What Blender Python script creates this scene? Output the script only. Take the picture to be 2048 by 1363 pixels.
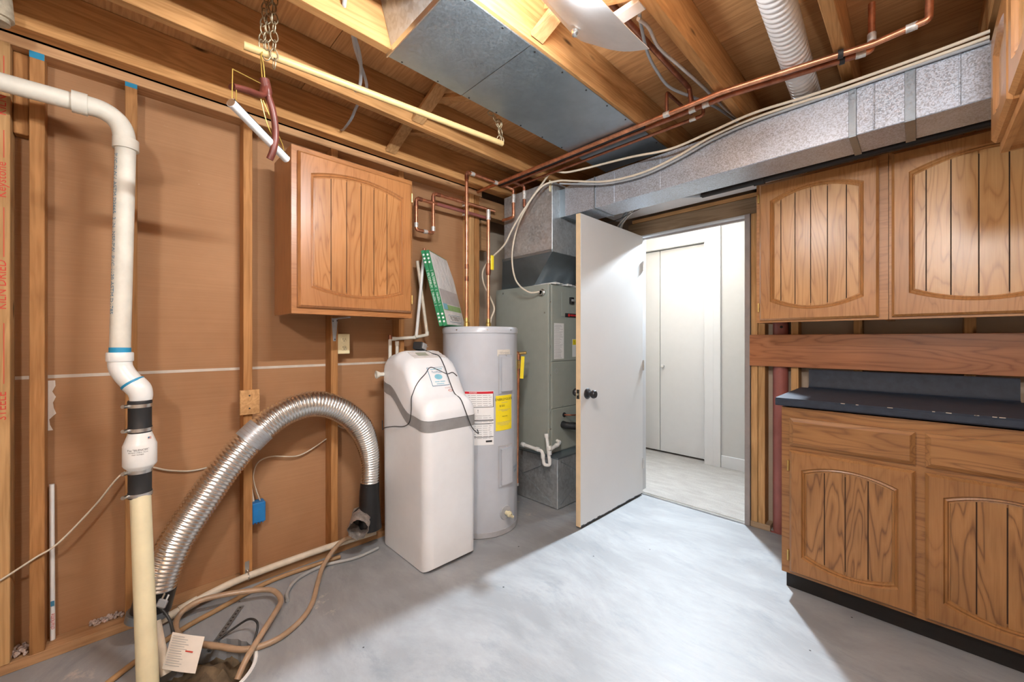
import bpy, bmesh, math, random
from mathutils import Vector, Matrix
for o in list(bpy.data.objects): bpy.data.objects.remove(o)
SC = bpy.context.scene
COL = SC.collection
random.seed(7)

# ------------------------------------------------------------------ camera
cam_d = bpy.data.cameras.new('camera'); cam = bpy.data.objects.new('camera', cam_d); COL.objects.link(cam)
cam_d.sensor_width = 36.0; cam_d.lens = 36.0*796/2048; cam_d.clip_start = 0.02
cam_d.shift_y = -(681.5-679)/2048
cam.location = (0, 0, 1.22)
cam.rotation_euler = (math.pi/2, 0, math.atan2(0.7157, 0.6984))
SC.camera = cam

# ------------------------------------------------------------------ world, lights, exposure
w = bpy.data.worlds.new('world'); SC.world = w; w.use_nodes = True
w.node_tree.nodes['Background'].inputs[0].default_value = (0.9, 0.95, 1, 1)
w.node_tree.nodes['Background'].inputs[1].default_value = 0.0
SC.view_settings.view_transform = 'Standard'; SC.view_settings.look = 'None'
SC.view_settings.gamma = 1; SC.view_settings.use_curve_mapping = False
SC.view_settings.exposure = 0.68

def lamp(name, kind, loc, power, col, size=0.05, rot=(0, 0, 0)):
    d = bpy.data.lights.new(name, kind); d.energy = power; d.color = col
    if kind == 'AREA': d.shape = 'DISK'; d.size = size
    else: d.shadow_soft_size = size
    o = bpy.data.objects.new(name, d); COL.objects.link(o); o.location = loc; o.rotation_euler = rot
    return o
# the hall's ceiling light, aimed at the doorway; the room's tube and an added fill globe glow in their builders
hl = lamp('hall_light', 'AREA', (-1.43, 3.74, 2.40), 150, (0.80, 0.905, 1.0), 0.15, (math.radians(-62), 0, math.radians(-1)))
hl.data.spread = math.radians(150)

# ------------------------------------------------------------------ materials
MATS = {}
class NT:
    def __init__(s, name):
        s.m = bpy.data.materials.new(name); s.m.use_nodes = True
        s.t = s.m.node_tree; s.b = s.t.nodes['Principled BSDF']
    def n(s, typ, ins=None, **kw):
        x = s.t.nodes.new(typ)
        for k, v in kw.items(): setattr(x, k, v)
        for k, v in (ins or {}).items():
            if isinstance(v, tuple) and len(v) == 2 and hasattr(v[0], 'outputs'):
                s.t.links.new(v[0].outputs[v[1]], x.inputs[k])
            elif hasattr(v, 'outputs'): s.t.links.new(v.outputs[0], x.inputs[k])
            else: x.inputs[k].default_value = v
        return x
    def math(s, op, a, b=0.0, c=None):
        d = {0: a, 1: b}
        if c is not None: d[2] = c
        return s.n('ShaderNodeMath', d, operation=op)
    def ramp(s, fac, stops, interp='LINEAR'):
        r = s.n('ShaderNodeValToRGB', {0: fac}); r.color_ramp.interpolation = interp
        e = r.color_ramp.elements
        while len(e) < len(stops): e.new(0.5)
        for i, (p, c) in enumerate(stops): e[i].position = p; e[i].color = (*c, 1) if len(c) == 3 else c
        return r
    def mix(s, f, a, b, mode='MIX'):
        x = s.t.nodes.new('ShaderNodeMix'); x.data_type = 'RGBA'; x.blend_type = mode
        for i, v in ((0, f), (6, a), (7, b)):
            if hasattr(v, 'outputs'): s.t.links.new(v.outputs[2] if v.bl_idname == 'ShaderNodeMix' else v.outputs[0], x.inputs[i])
            elif isinstance(v, (int, float)): x.inputs[i].default_value = v
            else: x.inputs[i].default_value = (*v, 1)
        return x
    def set(s, **kw):
        for k, v in kw.items():
            k = k.replace('_', ' ')
            if hasattr(v, 'outputs'):
                s.t.links.new(v.outputs[2] if v.bl_idname == 'ShaderNodeMix' else v.outputs[0], s.b.inputs[k])
            else: s.b.inputs[k].default_value = (*v, 1) if isinstance(v, tuple) and len(v) == 3 else v
        return s
    def bump(s, h, strength=0.2, dist=0.002):
        b = s.n('ShaderNodeBump', {'Strength': strength, 'Distance': dist, 'Height': h})
        s.t.links.new(b.outputs[0], s.b.inputs['Normal'])
    def coords(s, scale=(1, 1, 1), rand=True):
        tc = s.n('ShaderNodeTexCoord')
        mp = s.n('ShaderNodeMapping', {0: (tc, 3), 3: scale})
        if rand:
            oi = s.n('ShaderNodeObjectInfo')
            r = s.math('MULTIPLY', (oi, 5), 37.0)
            s.t.links.new(s.n('ShaderNodeCombineXYZ', {0: r, 1: r, 2: r}).outputs[0], mp.inputs[1])
        return mp

def plain(name, col, rough=0.5, metal=0.0, noise=0.12, nscale=14, spec=0.5, bump=0.0, emit=None, coat=0):
    t = NT(name); mp = t.coords()
    nz = t.n('ShaderNodeTexNoise', {0: mp, 'Scale': nscale, 'Detail': 5, 'Roughness': 0.6})
    f = t.ramp(nz, [(0.3, tuple(c*(1-noise) for c in col)), (0.7, tuple(min(1, c*(1+noise)) for c in col))])
    t.set(Base_Color=f, Roughness=rough, Metallic=metal, Specular_IOR_Level=spec)
    if coat: t.set(Coat_Weight=coat)
    if bump: t.bump(nz, bump)
    if emit: t.set(Emission_Color=emit[0], Emission_Strength=emit[1])
    MATS[name] = t.m; return t.m

def lumber(name, axis, light, dark, knots=True, rough=0.75):
    """sawn softwood, grain running along axis"""
    t = NT(name)
    sc = [9.0]*3; sc[axis] = 0.7
    mp = t.coords(tuple(sc))
    n1 = t.n('ShaderNodeTexNoise', {0: mp, 'Scale': 1.3, 'Detail': 4, 'Roughness': 0.55, 'Distortion': 0.4})
    cont = t.math('FRACT', t.math('MULTIPLY', n1, 9.0))
    c1 = t.ramp(cont, [(0.0, (0.25,)*3), (0.55, (1,)*3), (1.0, (0.2,)*3)])
    sc2 = [60.0]*3; sc2[axis] = 2.0
    n2 = t.n('ShaderNodeTexNoise', {0: t.coords(tuple(sc2)), 'Scale': 1.5, 'Detail': 3})
    g = t.math('ADD', t.math('MULTIPLY', c1, 0.45), t.math('MULTIPLY', n2, 0.6))
    col = t.ramp(g, [(0.15, dark), (0.75, light)])
    big = t.n('ShaderNodeTexNoise', {0: t.coords((1.2, 1.2, 1.2)), 'Scale': 2.0, 'Detail': 3})
    bc = t.ramp(big, [(0.3, (0.72, 0.70, 0.66)), (0.75, (1.08, 1.06, 1.04))])
    out = t.mix(1.0, col, bc, 'MULTIPLY')
    if knots:
        sck = [9.0]*3; sck[axis] = 2.6
        v = t.n('ShaderNodeTexVoronoi', {0: t.coords(tuple(sck)), 'Scale': 0.8})
        kf = t.ramp((v), [(0.035, (1, 1, 1)), (0.085, (0, 0, 0))])
        out = t.mix(kf, out, tuple(c*0.28 for c in dark))
    oi = t.n('ShaderNodeObjectInfo')
    vv = t.math('MULTIPLY_ADD', (oi, 5), 0.3, 0.85)
    hs = t.n('ShaderNodeHueSaturation', {'Value': vv}); t.t.links.new(out.outputs[2], hs.inputs['Color'])
    t.set(Base_Color=hs, Roughness=rough, Specular_IOR_Level=0.25)
    t.bump(g, 0.18, 0.002)
    MATS[name] = t.m; return t.m

def oak(name, axis, light, mid, dark, rough=0.38, freq=9.0, line=0.55):
    """varnished cabinet oak, cathedral grain along local axis"""
    t = NT(name)
    sc = [6.5]*3; sc[axis] = 0.8
    n1 = t.n('ShaderNodeTexNoise', {0: t.coords(tuple(sc)), 'Scale': 1.0, 'Detail': 3.0, 'Roughness': 0.45, 'Distortion': 0.35})
    cont = t.math('FRACT', t.math('MULTIPLY', n1, freq*2.3))
    c1 = t.ramp(cont, [(0.0, (1-line,)*3), (0.16, (1-line*0.4,)*3), (0.5, (1,)*3), (0.85, (1-line*0.35,)*3), (1.0, (1-line,)*3)])
    sc2 = [170.0]*3; sc2[axis] = 5.0
    n2 = t.n('ShaderNodeTexNoise', {0: t.coords(tuple(sc2)), 'Scale': 1.5, 'Detail': 3, 'Roughness': 0.6})
    g = t.math('ADD', t.math('MULTIPLY', c1, 0.6), t.math('MULTIPLY', n2, 0.45))
    col = t.ramp(g, [(0.28, dark), (0.66, mid), (0.95, light)])
    big = t.n('ShaderNodeTexNoise', {0: t.coords((1.5, 1.5, 1.5)), 'Scale': 2.0, 'Detail': 2})
    out = t.mix(1.0, col, t.ramp(big, [(0.3, (0.84, 0.81, 0.78)), (0.7, (1.06, 1.05, 1.03))]), 'MULTIPLY')
    t.set(Base_Color=out, Roughness=rough, Specular_IOR_Level=0.5, Coat_Weight=0.25, Coat_Roughness=0.28)
    t.bump(g, 0.08, 0.001)
    MATS[name] = t.m; return t.m

def galv(name, base=(0.62, 0.66, 0.69), rough=0.33, scale=95, contrast=0.28, streak=False, metal=0.92):
    t = NT(name); mp = t.coords()
    v = t.n('ShaderNodeTexVoronoi', {0: mp, 'Scale': scale})
    bw = t.n('ShaderNodeSeparateColor', {0: (v, 1)})
    nz = t.n('ShaderNodeTexNoise', {0: mp, 'Scale': 4, 'Detail': 5, 'Roughness': 0.65})
    f = t.math('ADD', t.math('MULTIPLY', bw, contrast), t.math('MULTIPLY', nz, 0.55))
    c = t.ramp(f, [(0.15, tuple(x*0.62 for x in base)), (0.7, tuple(min(1, x*1.22) for x in base))])
    if streak:
        s2 = t.n('ShaderNodeTexNoise', {0: t.coords((7, 7, 1.6)), 'Scale': 2.2, 'Detail': 6, 'Roughness': 0.7})
        c = t.mix(t.ramp(s2, [(0.58, (0, 0, 0)), (0.72, (0.75,)*3)]), c, (0.78, 0.82, 0.84))
    r = t.math('MULTIPLY_ADD', bw, 0.22, rough-0.08)
    t.set(Base_Color=c, Roughness=r, Metallic=metal)
    t.bump(v, 0.06, 0.001)
    MATS[name] = t.m; return t.m

SP = ((0.60, 0.36, 0.17), (0.36, 0.185, 0.07))
lumber('joist_wood', 1, (0.60, 0.325, 0.13), (0.36, 0.17, 0.055))
lumber('stud_wood', 2, (0.47, 0.235, 0.088), (0.29, 0.128, 0.042))
lumber('pale_stud_wood', 2, (0.66, 0.40, 0.18), (0.43, 0.23, 0.088))
lumber('plate_wood', 1, (0.55, 0.33, 0.17), (0.36, 0.19, 0.09))
lumber('header_wood', 0, (0.40, 0.30, 0.20), (0.24, 0.165, 0.10))
lumber('cross_wood', 0, (0.62, 0.37, 0.17), (0.38, 0.20, 0.075))
lumber('plywood', 0, (0.72, 0.41, 0.185), (0.48, 0.24, 0.09), knots=False)
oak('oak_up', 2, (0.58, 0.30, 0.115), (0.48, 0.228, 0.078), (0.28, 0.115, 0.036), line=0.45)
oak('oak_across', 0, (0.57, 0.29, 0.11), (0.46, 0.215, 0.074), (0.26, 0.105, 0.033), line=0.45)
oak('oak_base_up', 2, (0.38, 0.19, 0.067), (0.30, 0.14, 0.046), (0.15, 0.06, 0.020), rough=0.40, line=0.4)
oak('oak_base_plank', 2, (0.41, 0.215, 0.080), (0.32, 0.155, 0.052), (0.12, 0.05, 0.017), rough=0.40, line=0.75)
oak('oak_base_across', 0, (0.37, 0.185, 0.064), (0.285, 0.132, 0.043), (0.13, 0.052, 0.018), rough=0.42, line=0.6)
oak('oak_plank_up', 2, (0.72, 0.43, 0.19), (0.62, 0.34, 0.135), (0.38, 0.17, 0.058), rough=0.29, line=0.55)
oak('oak_red_up', 2, (0.45, 0.205, 0.075), (0.37, 0.155, 0.052), (0.21, 0.080, 0.025), rough=0.34, line=0.42)  # redder oak, also darkened in colour to offset the stronger lamp light there
oak('oak_red_across', 0, (0.44, 0.20, 0.073), (0.36, 0.15, 0.050), (0.20, 0.076, 0.024), rough=0.34, line=0.42)
oak('oak_red_plank', 2, (0.50, 0.245, 0.095), (0.42, 0.188, 0.067), (0.23, 0.088, 0.028), rough=0.26, line=0.6)
oak('rosewood_board', 0, (0.48, 0.205, 0.085), (0.38, 0.148, 0.058), (0.19, 0.062, 0.022), rough=0.35, line=0.6)
galv('galvanized', (0.43, 0.505, 0.565), 0.40, scale=210, contrast=0.07); galv('galvanized_spangle', (0.50, 0.56, 0.64), 0.40, 240, 0.5, metal=0.62)
galv('galvanized_dull', (0.60, 0.64, 0.66), 0.45, 70, 0.2, streak=True, metal=0.7)
galv('galvanized_bright', (0.80, 0.83, 0.86), 0.3, 60, 0.1)
plain('groove_dark', (0.05, 0.022, 0.01), 0.8)
plain('bare_metal', (0.72, 0.72, 0.70), 0.3, 1.0)
plain('foil_metal', (0.86, 0.86, 0.84), 0.24, 1.0, noise=0.06)
plain('duct_tape', (0.42, 0.43, 0.44), 0.42, 0.5)
plain('dirty_foil', (0.45, 0.40, 0.36), 0.5, 0.55, noise=0.35, nscale=40, bump=0.5)
plain('black_tape', (0.012, 0.012, 0.013), 0.35)
plain('black_rubber', (0.018, 0.018, 0.019), 0.6)
plain('black_metal', (0.02, 0.018, 0.017), 0.5, 0.3)
plain('copper', (0.72, 0.33, 0.19), 0.36, 0.92, noise=0.3, nscale=22)
plain('copper_dark', (0.36, 0.15, 0.09), 0.45, 0.85, noise=0.35, nscale=22)
plain('solder', (0.72, 0.70, 0.66), 0.5, 0.6, noise=0.3, nscale=60)
plain('brass', (0.72, 0.50, 0.18), 0.35, 0.95)
plain('pvc_white', (0.83, 0.83, 0.80), 0.32, noise=0.05)
plain('pvc_dusty', (0.70, 0.67, 0.58), 0.5, noise=0.12, nscale=9)
plain('pvc_cream', (0.78, 0.70, 0.46), 0.42, noise=0.06)
plain('pvc_aged', (0.66, 0.58, 0.46), 0.55, noise=0.15)
plain('blue_primer', (0.02, 0.28, 0.50), 0.5)
plain('blue_paint', (0.015, 0.24, 0.42), 0.7)
plain('blue_box', (0.01, 0.18, 0.48), 0.45)
plain('tank_grey', (0.50, 0.53, 0.575), 0.28, noise=0.03, coat=0.3)
plain('tank_trim', (0.42, 0.43, 0.45), 0.4)
plain('softener_white', (0.79, 0.81, 0.83), 0.36, noise=0.04, nscale=5)
plain('softener_band', (0.27, 0.27, 0.27), 0.45)
plain('softener_panel', (0.70, 0.67, 0.65), 0.4)
plain('lcd', (0.36, 0.38, 0.30), 0.25)
plain('furnace_green', (0.36, 0.39, 0.345), 0.42, noise=0.04)
plain('paper_white', (0.84, 0.84, 0.83), 0.6, noise=0.02)
plain('paper_cream', (0.78, 0.72, 0.64), 0.6, noise=0.05)
plain('label_yellow', (0.93, 0.74, 0.02), 0.5, noise=0.03)
plain('label_red', (0.58, 0.015, 0.03), 0.5)
plain('ink_black', (0.02, 0.02, 0.02), 0.6)
plain('ink_grey', (0.36, 0.36, 0.36), 0.6)
plain('ink_blue', (0.05, 0.20, 0.32), 0.6)
plain('ink_cyan', (0.22, 0.52, 0.64), 0.6)
plain('ink_pink', (0.62, 0.36, 0.32), 0.6)
plain('ink_red', (0.58, 0.05, 0.03), 0.7)
plain('ink_white', (0.9, 0.93, 0.9), 0.6)
plain('box_green', (0.03, 0.25, 0.10), 0.5)
plain('light_green', (0.30, 0.52, 0.22), 0.5)
plain('filter_media', (0.74, 0.74, 0.73), 0.8)
plain('label_grey', (0.52, 0.50, 0.50), 0.6)
plain('cable_beige', (0.74, 0.66, 0.53), 0.5, noise=0.08)
plain('cable_grey', (0.40, 0.43, 0.46), 0.5)
plain('cable_black', (0.03, 0.03, 0.03), 0.45)
plain('cable_white', (0.80, 0.77, 0.72), 0.5)
plain('hose_brown', (0.40, 0.27, 0.17), 0.35, noise=0.18, coat=0.3)
plain('hose_tan', (0.36, 0.215, 0.10), 0.45, noise=0.2)
plain('hose_grey', (0.36, 0.36, 0.35), 0.5)
plain('outlet_ivory', (0.76, 0.66, 0.40), 0.35, noise=0.03)
plain('door_white', (0.66, 0.67, 0.67), 0.42, noise=0.02, nscale=3)
plain('door_edge', (0.74, 0.56, 0.35), 0.55, noise=0.06)
plain('hall_white', (0.53, 0.54, 0.55), 0.55, noise=0.015)
plain('hall_wall', (0.43, 0.43, 0.42), 0.7, noise=0.02)
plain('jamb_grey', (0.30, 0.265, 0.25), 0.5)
plain('knob_bronze', (0.06, 0.06, 0.065), 0.32, 0.7)
plain('counter_blue', (0.026, 0.036, 0.055), 0.55, noise=0.2, nscale=30, spec=0.3)
plain('steel_red', (0.30, 0.10, 0.085), 0.45, noise=0.12)
plain('rod_yellow', (0.58, 0.42, 0.19), 0.45, noise=0.1, nscale=8)
plain('hanger_brown', (0.13, 0.032, 0.022), 0.4, noise=0.3)
plain('chain_brass', (0.42, 0.35, 0.23), 0.45, 0.8)
plain('wire_gold', (0.60, 0.42, 0.10), 0.4, 0.6)
plain('tube_white', (0.83, 0.84, 0.84), 0.5, noise=0.04)
plain('tube_inside', (0.22, 0.13, 0.07), 0.8)
plain('lamp_white', (0.84, 0.84, 0.84), 0.35, noise=0.05)
plain('bulb_glow', (1, 1, 1), 0.4, emit=((0.95, 0.975, 1.0), 400))
plain('rear_fill_glow', (1, 1, 1), 0.4, emit=((0.95, 0.975, 1.0), 175))  # glow of the fill globe added behind the camera
plain('hall_glow', (1, 1, 1), 0.4, emit=((0.86, 0.93, 1.0), 8))
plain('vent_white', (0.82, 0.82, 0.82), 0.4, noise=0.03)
plain('pipe_insulation', (0.42, 0.36, 0.26), 0.95, noise=0.25, nscale=40, bump=0.6)
plain('mud', (0.13, 0.09, 0.05), 0.8, noise=0.6, nscale=14, bump=1.0)
plain('gypsum', (0.56, 0.49, 0.41), 0.8)
plain('rubble', (0.46, 0.36, 0.31), 0.9, noise=0.4, nscale=60, bump=0.8)
plain('foundation', (0.45, 0.40, 0.34), 0.9, noise=0.1)
plain('wall_rear', (0.50, 0.40, 0.31), 0.85)
plain('badge_cream', (0.70, 0.66, 0.58), 0.4)
plain('led_red', (0.65, 0.03, 0.03), 0.4)

def drywall(name, a, b):
    t = NT(name); mp = t.coords(rand=False)
    n1 = t.n('ShaderNodeTexNoise', {0: mp, 'Scale': 1.6, 'Detail': 5, 'Roughness': 0.6})
    n2 = t.n('ShaderNodeTexNoise', {0: t.coords((14, 2, 220), False), 'Scale': 1.0, 'Detail': 2})
    g = t.math('ADD', t.math('MULTIPLY', n1, 0.75), t.math('MULTIPLY', n2, 0.25))
    c = t.ramp(g, [(0.3, a), (0.72, b)])
    sp = t.n('ShaderNodeTexNoise', {0: t.coords((16, 16, 90), False), 'Scale': 0.8, 'Detail': 5, 'Roughness': 0.75})
    c2 = t.mix(t.ramp(sp, [(0.715, (0, 0, 0)), (0.74, (0.6,)*3)]), c, (0.72, 0.62, 0.5))
    t.set(Base_Color=c2, Roughness=0.85, Specular_IOR_Level=0.2); t.bump(n2, 0.05)
    MATS[name] = t.m
drywall('drywall_back', (0.325, 0.168, 0.080), (0.455, 0.252, 0.130))
drywall('drywall_grey', (0.42, 0.34, 0.26), (0.52, 0.43, 0.33))

def floor_mat():
    t = NT('painted_concrete'); mp = t.coords(rand=False)
    big = t.n('ShaderNodeTexNoise', {0: mp, 'Scale': 1.1, 'Detail': 4, 'Roughness': 0.6})
    base = t.ramp(big, [(0.3, (0.235, 0.245, 0.255)), (0.7, (0.285, 0.295, 0.305))])
    warp = t.n('ShaderNodeTexNoise', {0: mp, 'Scale': 0.8, 'Detail': 2})
    mpw = t.n('ShaderNodeVectorMath', {0: mp, 1: t.n('ShaderNodeVectorMath', {0: (warp, 1), 1: (0.7, 0.7, 0)}, operation='MULTIPLY')}, operation='ADD')
    sm = t.n('ShaderNodeMapping', {0: mpw, 3: (1.0, 2.6, 1.0), 2: (0, 0, 0.75)})
    s = t.n('ShaderNodeTexNoise', {0: sm, 'Scale': 2.2, 'Detail': 8, 'Roughness': 0.68})
    f1 = t.ramp(s, [(0.42, (0, 0, 0)), (0.68, (0.55,)*3)])
    c = t.mix(f1, base, (0.42, 0.435, 0.45))
    f2 = t.ramp(t.n('ShaderNodeTexNoise', {0: sm, 'Scale': 3.1, 'Detail': 10, 'Roughness': 0.75}), [(0.54, (0, 0, 0)), (0.68, (0.62,)*3)])
    c = t.mix(f2, c, (0.19, 0.215, 0.235))
    fl = t.n('ShaderNodeTexVoronoi', {0: mp, 'Scale': 6.5})
    c = t.mix(t.ramp(fl, [(0.026, (1, 1, 1)), (0.034, (0, 0, 0))]), c, (0.03, 0.03, 0.03))
    wear = t.n('ShaderNodeTexNoise', {0: mp, 'Scale': 5.5, 'Detail': 8, 'Roughness': 0.75})
    sx = t.n('ShaderNodeSeparateXYZ', {0: mp})
    edge = t.ramp(t.math('MULTIPLY', sx, -1.0), [(0.0, (0, 0, 0)), (1.0, (1, 1, 1))])
    near = t.math('GREATER_THAN', t.math('MULTIPLY', sx, -1.0), 1.72)
    c = t.mix(t.math('MULTIPLY', near, t.ramp(wear, [(0.60, (0, 0, 0)), (0.68, (0.8,)*3)])), c, (0.52, 0.46, 0.41))
    t.set(Base_Color=c, Roughness=t.math('MULTIPLY_ADD', s, 0.3, 0.36), Specular_IOR_Level=0.4)
    t.bump(s, 0.08, 0.002)
    MATS['painted_concrete'] = t.m
floor_mat()
def carpet_mat():
    t = NT('carpet'); mp = t.coords(rand=False)
    n = t.n('ShaderNodeTexNoise', {0: mp, 'Scale': 190, 'Detail': 3})
    n2 = t.n('ShaderNodeTexNoise', {0: t.coords((3, 9, 1), False), 'Scale': 2, 'Detail': 4})
    g = t.math('ADD', t.math('MULTIPLY', n, 0.5), t.math('MULTIPLY', n2, 0.5))
    t.set(Base_Color=t.ramp(g, [(0.35, (0.27, 0.25, 0.23)), (0.65, (0.37, 0.35, 0.325))]), Roughness=0.95, Specular_IOR_Level=0.1)
    t.bump(n, 0.6, 0.004); MATS['carpet'] = t.m
carpet_mat()

# ------------------------------------------------------------------ geometry helpers
BASE = {}
def thing(name, base, label, cat, group=None):
    """an Empty at the thing's base; its parts are written in room coordinates"""
    o = empty(name, base); BASE[o.name] = base
    return tag(o, label, cat, group)
def empty(name, loc=(0, 0, 0), rz=0.0, parent=None):
    o = bpy.data.objects.new(name, None); COL.objects.link(o); o.location = loc; o.rotation_euler = (0, 0, rz)
    o.empty_display_size = 0.05
    if parent: o.parent = parent
    return o
def tag(o, label=None, cat=None, group=None, kind=None):
    if label: o['label'] = label
    if cat: o['category'] = cat
    if group: o['group'] = group
    if kind: o['kind'] = kind
    return o
def link(name, me, mat=None, parent=None):
    if mat: me.materials.clear(); me.materials.append(MATS[mat])
    o = bpy.data.objects.new(name, me); COL.objects.link(o)
    if parent:
        o.parent = parent
        if parent.name in BASE: o.matrix_parent_inverse = Matrix.Translation(-Vector(BASE[parent.name]))
    return o
def fin(name, bm, mat, parent=None, smooth=None):
    bmesh.ops.recalc_face_normals(bm, faces=bm.faces)
    me = bpy.data.meshes.new(name); bm.to_mesh(me); bm.free()
    if smooth is not None:
        if smooth >= 180: me.polygons.foreach_set('use_smooth', [True]*len(me.polygons))
        else: me.set_sharp_from_angle(angle=math.radians(smooth)); me.polygons.foreach_set('use_smooth', [True]*len(me.polygons))
    return link(name, me, mat, parent)
def addbox(bm, x0, x1, y0, y1, z0, z1, bev=0.0, M=None):
    vs = [bm.verts.new((x, y, z)) for x in (x0, x1) for y in (y0, y1) for z in (z0, z1)]
    fs = [bm.faces.new([vs[i] for i in q]) for q in ((0, 1, 3, 2), (4, 6, 7, 5), (0, 4, 5, 1), (2, 3, 7, 6), (0, 2, 6, 4), (1, 5, 7, 3))]
    if bev:
        r = bmesh.ops.bevel(bm, geom=list({e for f in fs for e in f.edges}), offset=bev, segments=1, affect='EDGES')
        vs = list({v for f in r['faces'] for v in f.verts} | {v for v in vs if v.is_valid})
    if M: bmesh.ops.transform(bm, matrix=M, verts=[v for v in vs if v.is_valid])
    return bm
def box(name, x0, x1, y0, y1, z0, z1, mat, parent=None, bev=0.0, M=None):
    return fin(name, addbox(bmesh.new(), x0, x1, y0, y1, z0, z1, bev, M), mat, parent)
def spline(pts, n=8):
    P = [Vector(p) for p in pts]
    if len(P) < 3: return P
    out = []
    for i in range(len(P)-1):
        a = P[max(0, i-1)]; b = P[i]; c = P[i+1]; d = P[min(len(P)-1, i+2)]
        for k in range(n):
            t = k/n
            out.append(0.5*((2*b)+(c-a)*t+(2*a-5*b+4*c-d)*t*t+(3*b-a-3*c+d)*t**3))
    out.append(P[-1]); return out
def addtube(bm, pts, r, seg=12, caps=True, ell=1.0):
    P = [Vector(p) for p in pts]; n = len(P)
    R = r if isinstance(r, (list, tuple)) else [r]*n
    T = [(P[min(i+1, n-1)]-P[max(i-1, 0)]).normalized() for i in range(n)]
    up = Vector((0, 0, 1)) if abs(T[0].z) < 0.9 else Vector((1, 0, 0))
    u = T[0].cross(up).normalized(); rings = []
    for i in range(n):
        u = (u-T[i]*u.dot(T[i])).normalized(); v = T[i].cross(u)
        rings.append([bm.verts.new(P[i]+(u*math.cos(2*math.pi*k/seg)+v*ell*math.sin(2*math.pi*k/seg))*R[i]) for k in range(seg)])
    for i in range(n-1):
        for k in range(seg): bm.faces.new((rings[i][k], rings[i][(k+1) % seg], rings[i+1][(k+1) % seg], rings[i+1][k]))
    if caps: bm.faces.new(rings[0][::-1]); bm.faces.new(rings[-1])
    return bm
def tube(name, pts, r, mat, parent=None, seg=12, smooth=True, n=8, caps=True, ell=1.0):
    p = spline(pts, n) if smooth and len(pts) > 2 else pts
    return fin(name, addtube(bmesh.new(), p, r, seg, caps, ell), mat, parent, 50)
def rounded(pts, rad, n=6):
    """polyline with each inner corner turned into an arc"""
    P = [Vector(p) for p in pts]; out = [P[0]]
    for i in range(1, len(P)-1):
        a = (P[i-1]-P[i]); b = (P[i+1]-P[i]); r = min(rad, a.length*0.49, b.length*0.49)
        a = P[i]+a.normalized()*r; b = P[i]+b.normalized()*r
        for k in range(n+1):
            t = k/n; out.append(a*(1-t)**2+P[i]*2*t*(1-t)+b*t*t)
    out.append(P[-1]); return out
def addlathe(bm, prof, seg=32, M=None, a0=0.0, a1=2*math.pi):
    full = abs(a1-a0-2*math.pi) < 1e-6; cols = []
    m = seg if full else seg+1
    for k in range(m):
        a = a0+(a1-a0)*k/seg
        cols.append([bm.verts.new((r*math.cos(a), r*math.sin(a), z)) for r, z in prof])
    for k in range(seg):
        c0, c1 = cols[k], cols[(k+1) % m]
        for j in range(len(prof)-1):
            vs = [c0[j], c1[j], c1[j+1], c0[j+1]]
            bm.faces.new(vs)
    bmesh.ops.remove_doubles(bm, verts=[v for c in cols for v in c], dist=1e-6)
    if M: bmesh.ops.transform(bm, matrix=M, verts=[v for v in bm.verts])
    return bm
def lathe(name, prof, mat, parent=None, seg=32, M=None, smooth=40):
    return fin(name, addlathe(bmesh.new(), prof, seg, M), mat, parent, smooth)
def axis_M(o, d):
    """matrix that takes +Z to direction d at origin o"""
    d = Vector(d).normalized(); q = Vector((0, 0, 1)).rotation_difference(d)
    return Matrix.Translation(Vector(o)) @ q.to_matrix().to_4x4()
def loft(name, secs, mat, parent=None, smooth=40):
    bm = bmesh.new(); R = [[bm.verts.new(p) for p in s] for s in secs]; m = len(R[0])
    for i in range(len(R)-1):
        for k in range(m): bm.faces.new((R[i][k], R[i][(k+1) % m], R[i+1][(k+1) % m], R[i+1][k]))
    bm.faces.new(R[0][::-1]); bm.faces.new(R[-1])
    return fin(name, bm, mat, parent, smooth)
def frame_M(o, ex, ey):
    """local x->ex, y->ey (text plane), z->normal"""
    ex = Vector(ex).normalized(); ey = Vector(ey).normalized(); ez = ex.cross(ey)
    return Matrix.Translation(Vector(o)) @ Matrix((ex, ey, ez)).transposed().to_4x4()
def text(s, size, M, mat, parent, name='lettering', bend=None, align='CENTER', squash=1.0):
    c = bpy.data.curves.new('t', 'FONT'); c.body = s; c.size = size; c.align_x = align; c.align_y = 'CENTER'; c.resolution_u = 2
    o = bpy.data.objects.new('t', c); COL.objects.link(o)
    bpy.context.view_layer.update()
    me = bpy.data.meshes.new_from_object(o.evaluated_get(bpy.context.evaluated_depsgraph_get()))
    bpy.data.objects.remove(o)
    for v in me.vertices:
        v.co.x *= squash
        v.co = bend(v.co) if bend else M @ v.co
    return link(name, me, mat, parent)
def copy_tree(o, parent=None):
    c = o.copy(); COL.objects.link(c)
    if parent: c.parent = parent
    for ch in o.children: copy_tree(ch, c)
    return c

# ================================================================== THE SETTING
def shell(name, base=(0, 0, 0)):
    o = empty(name, base); return tag(o, kind='structure')

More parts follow.
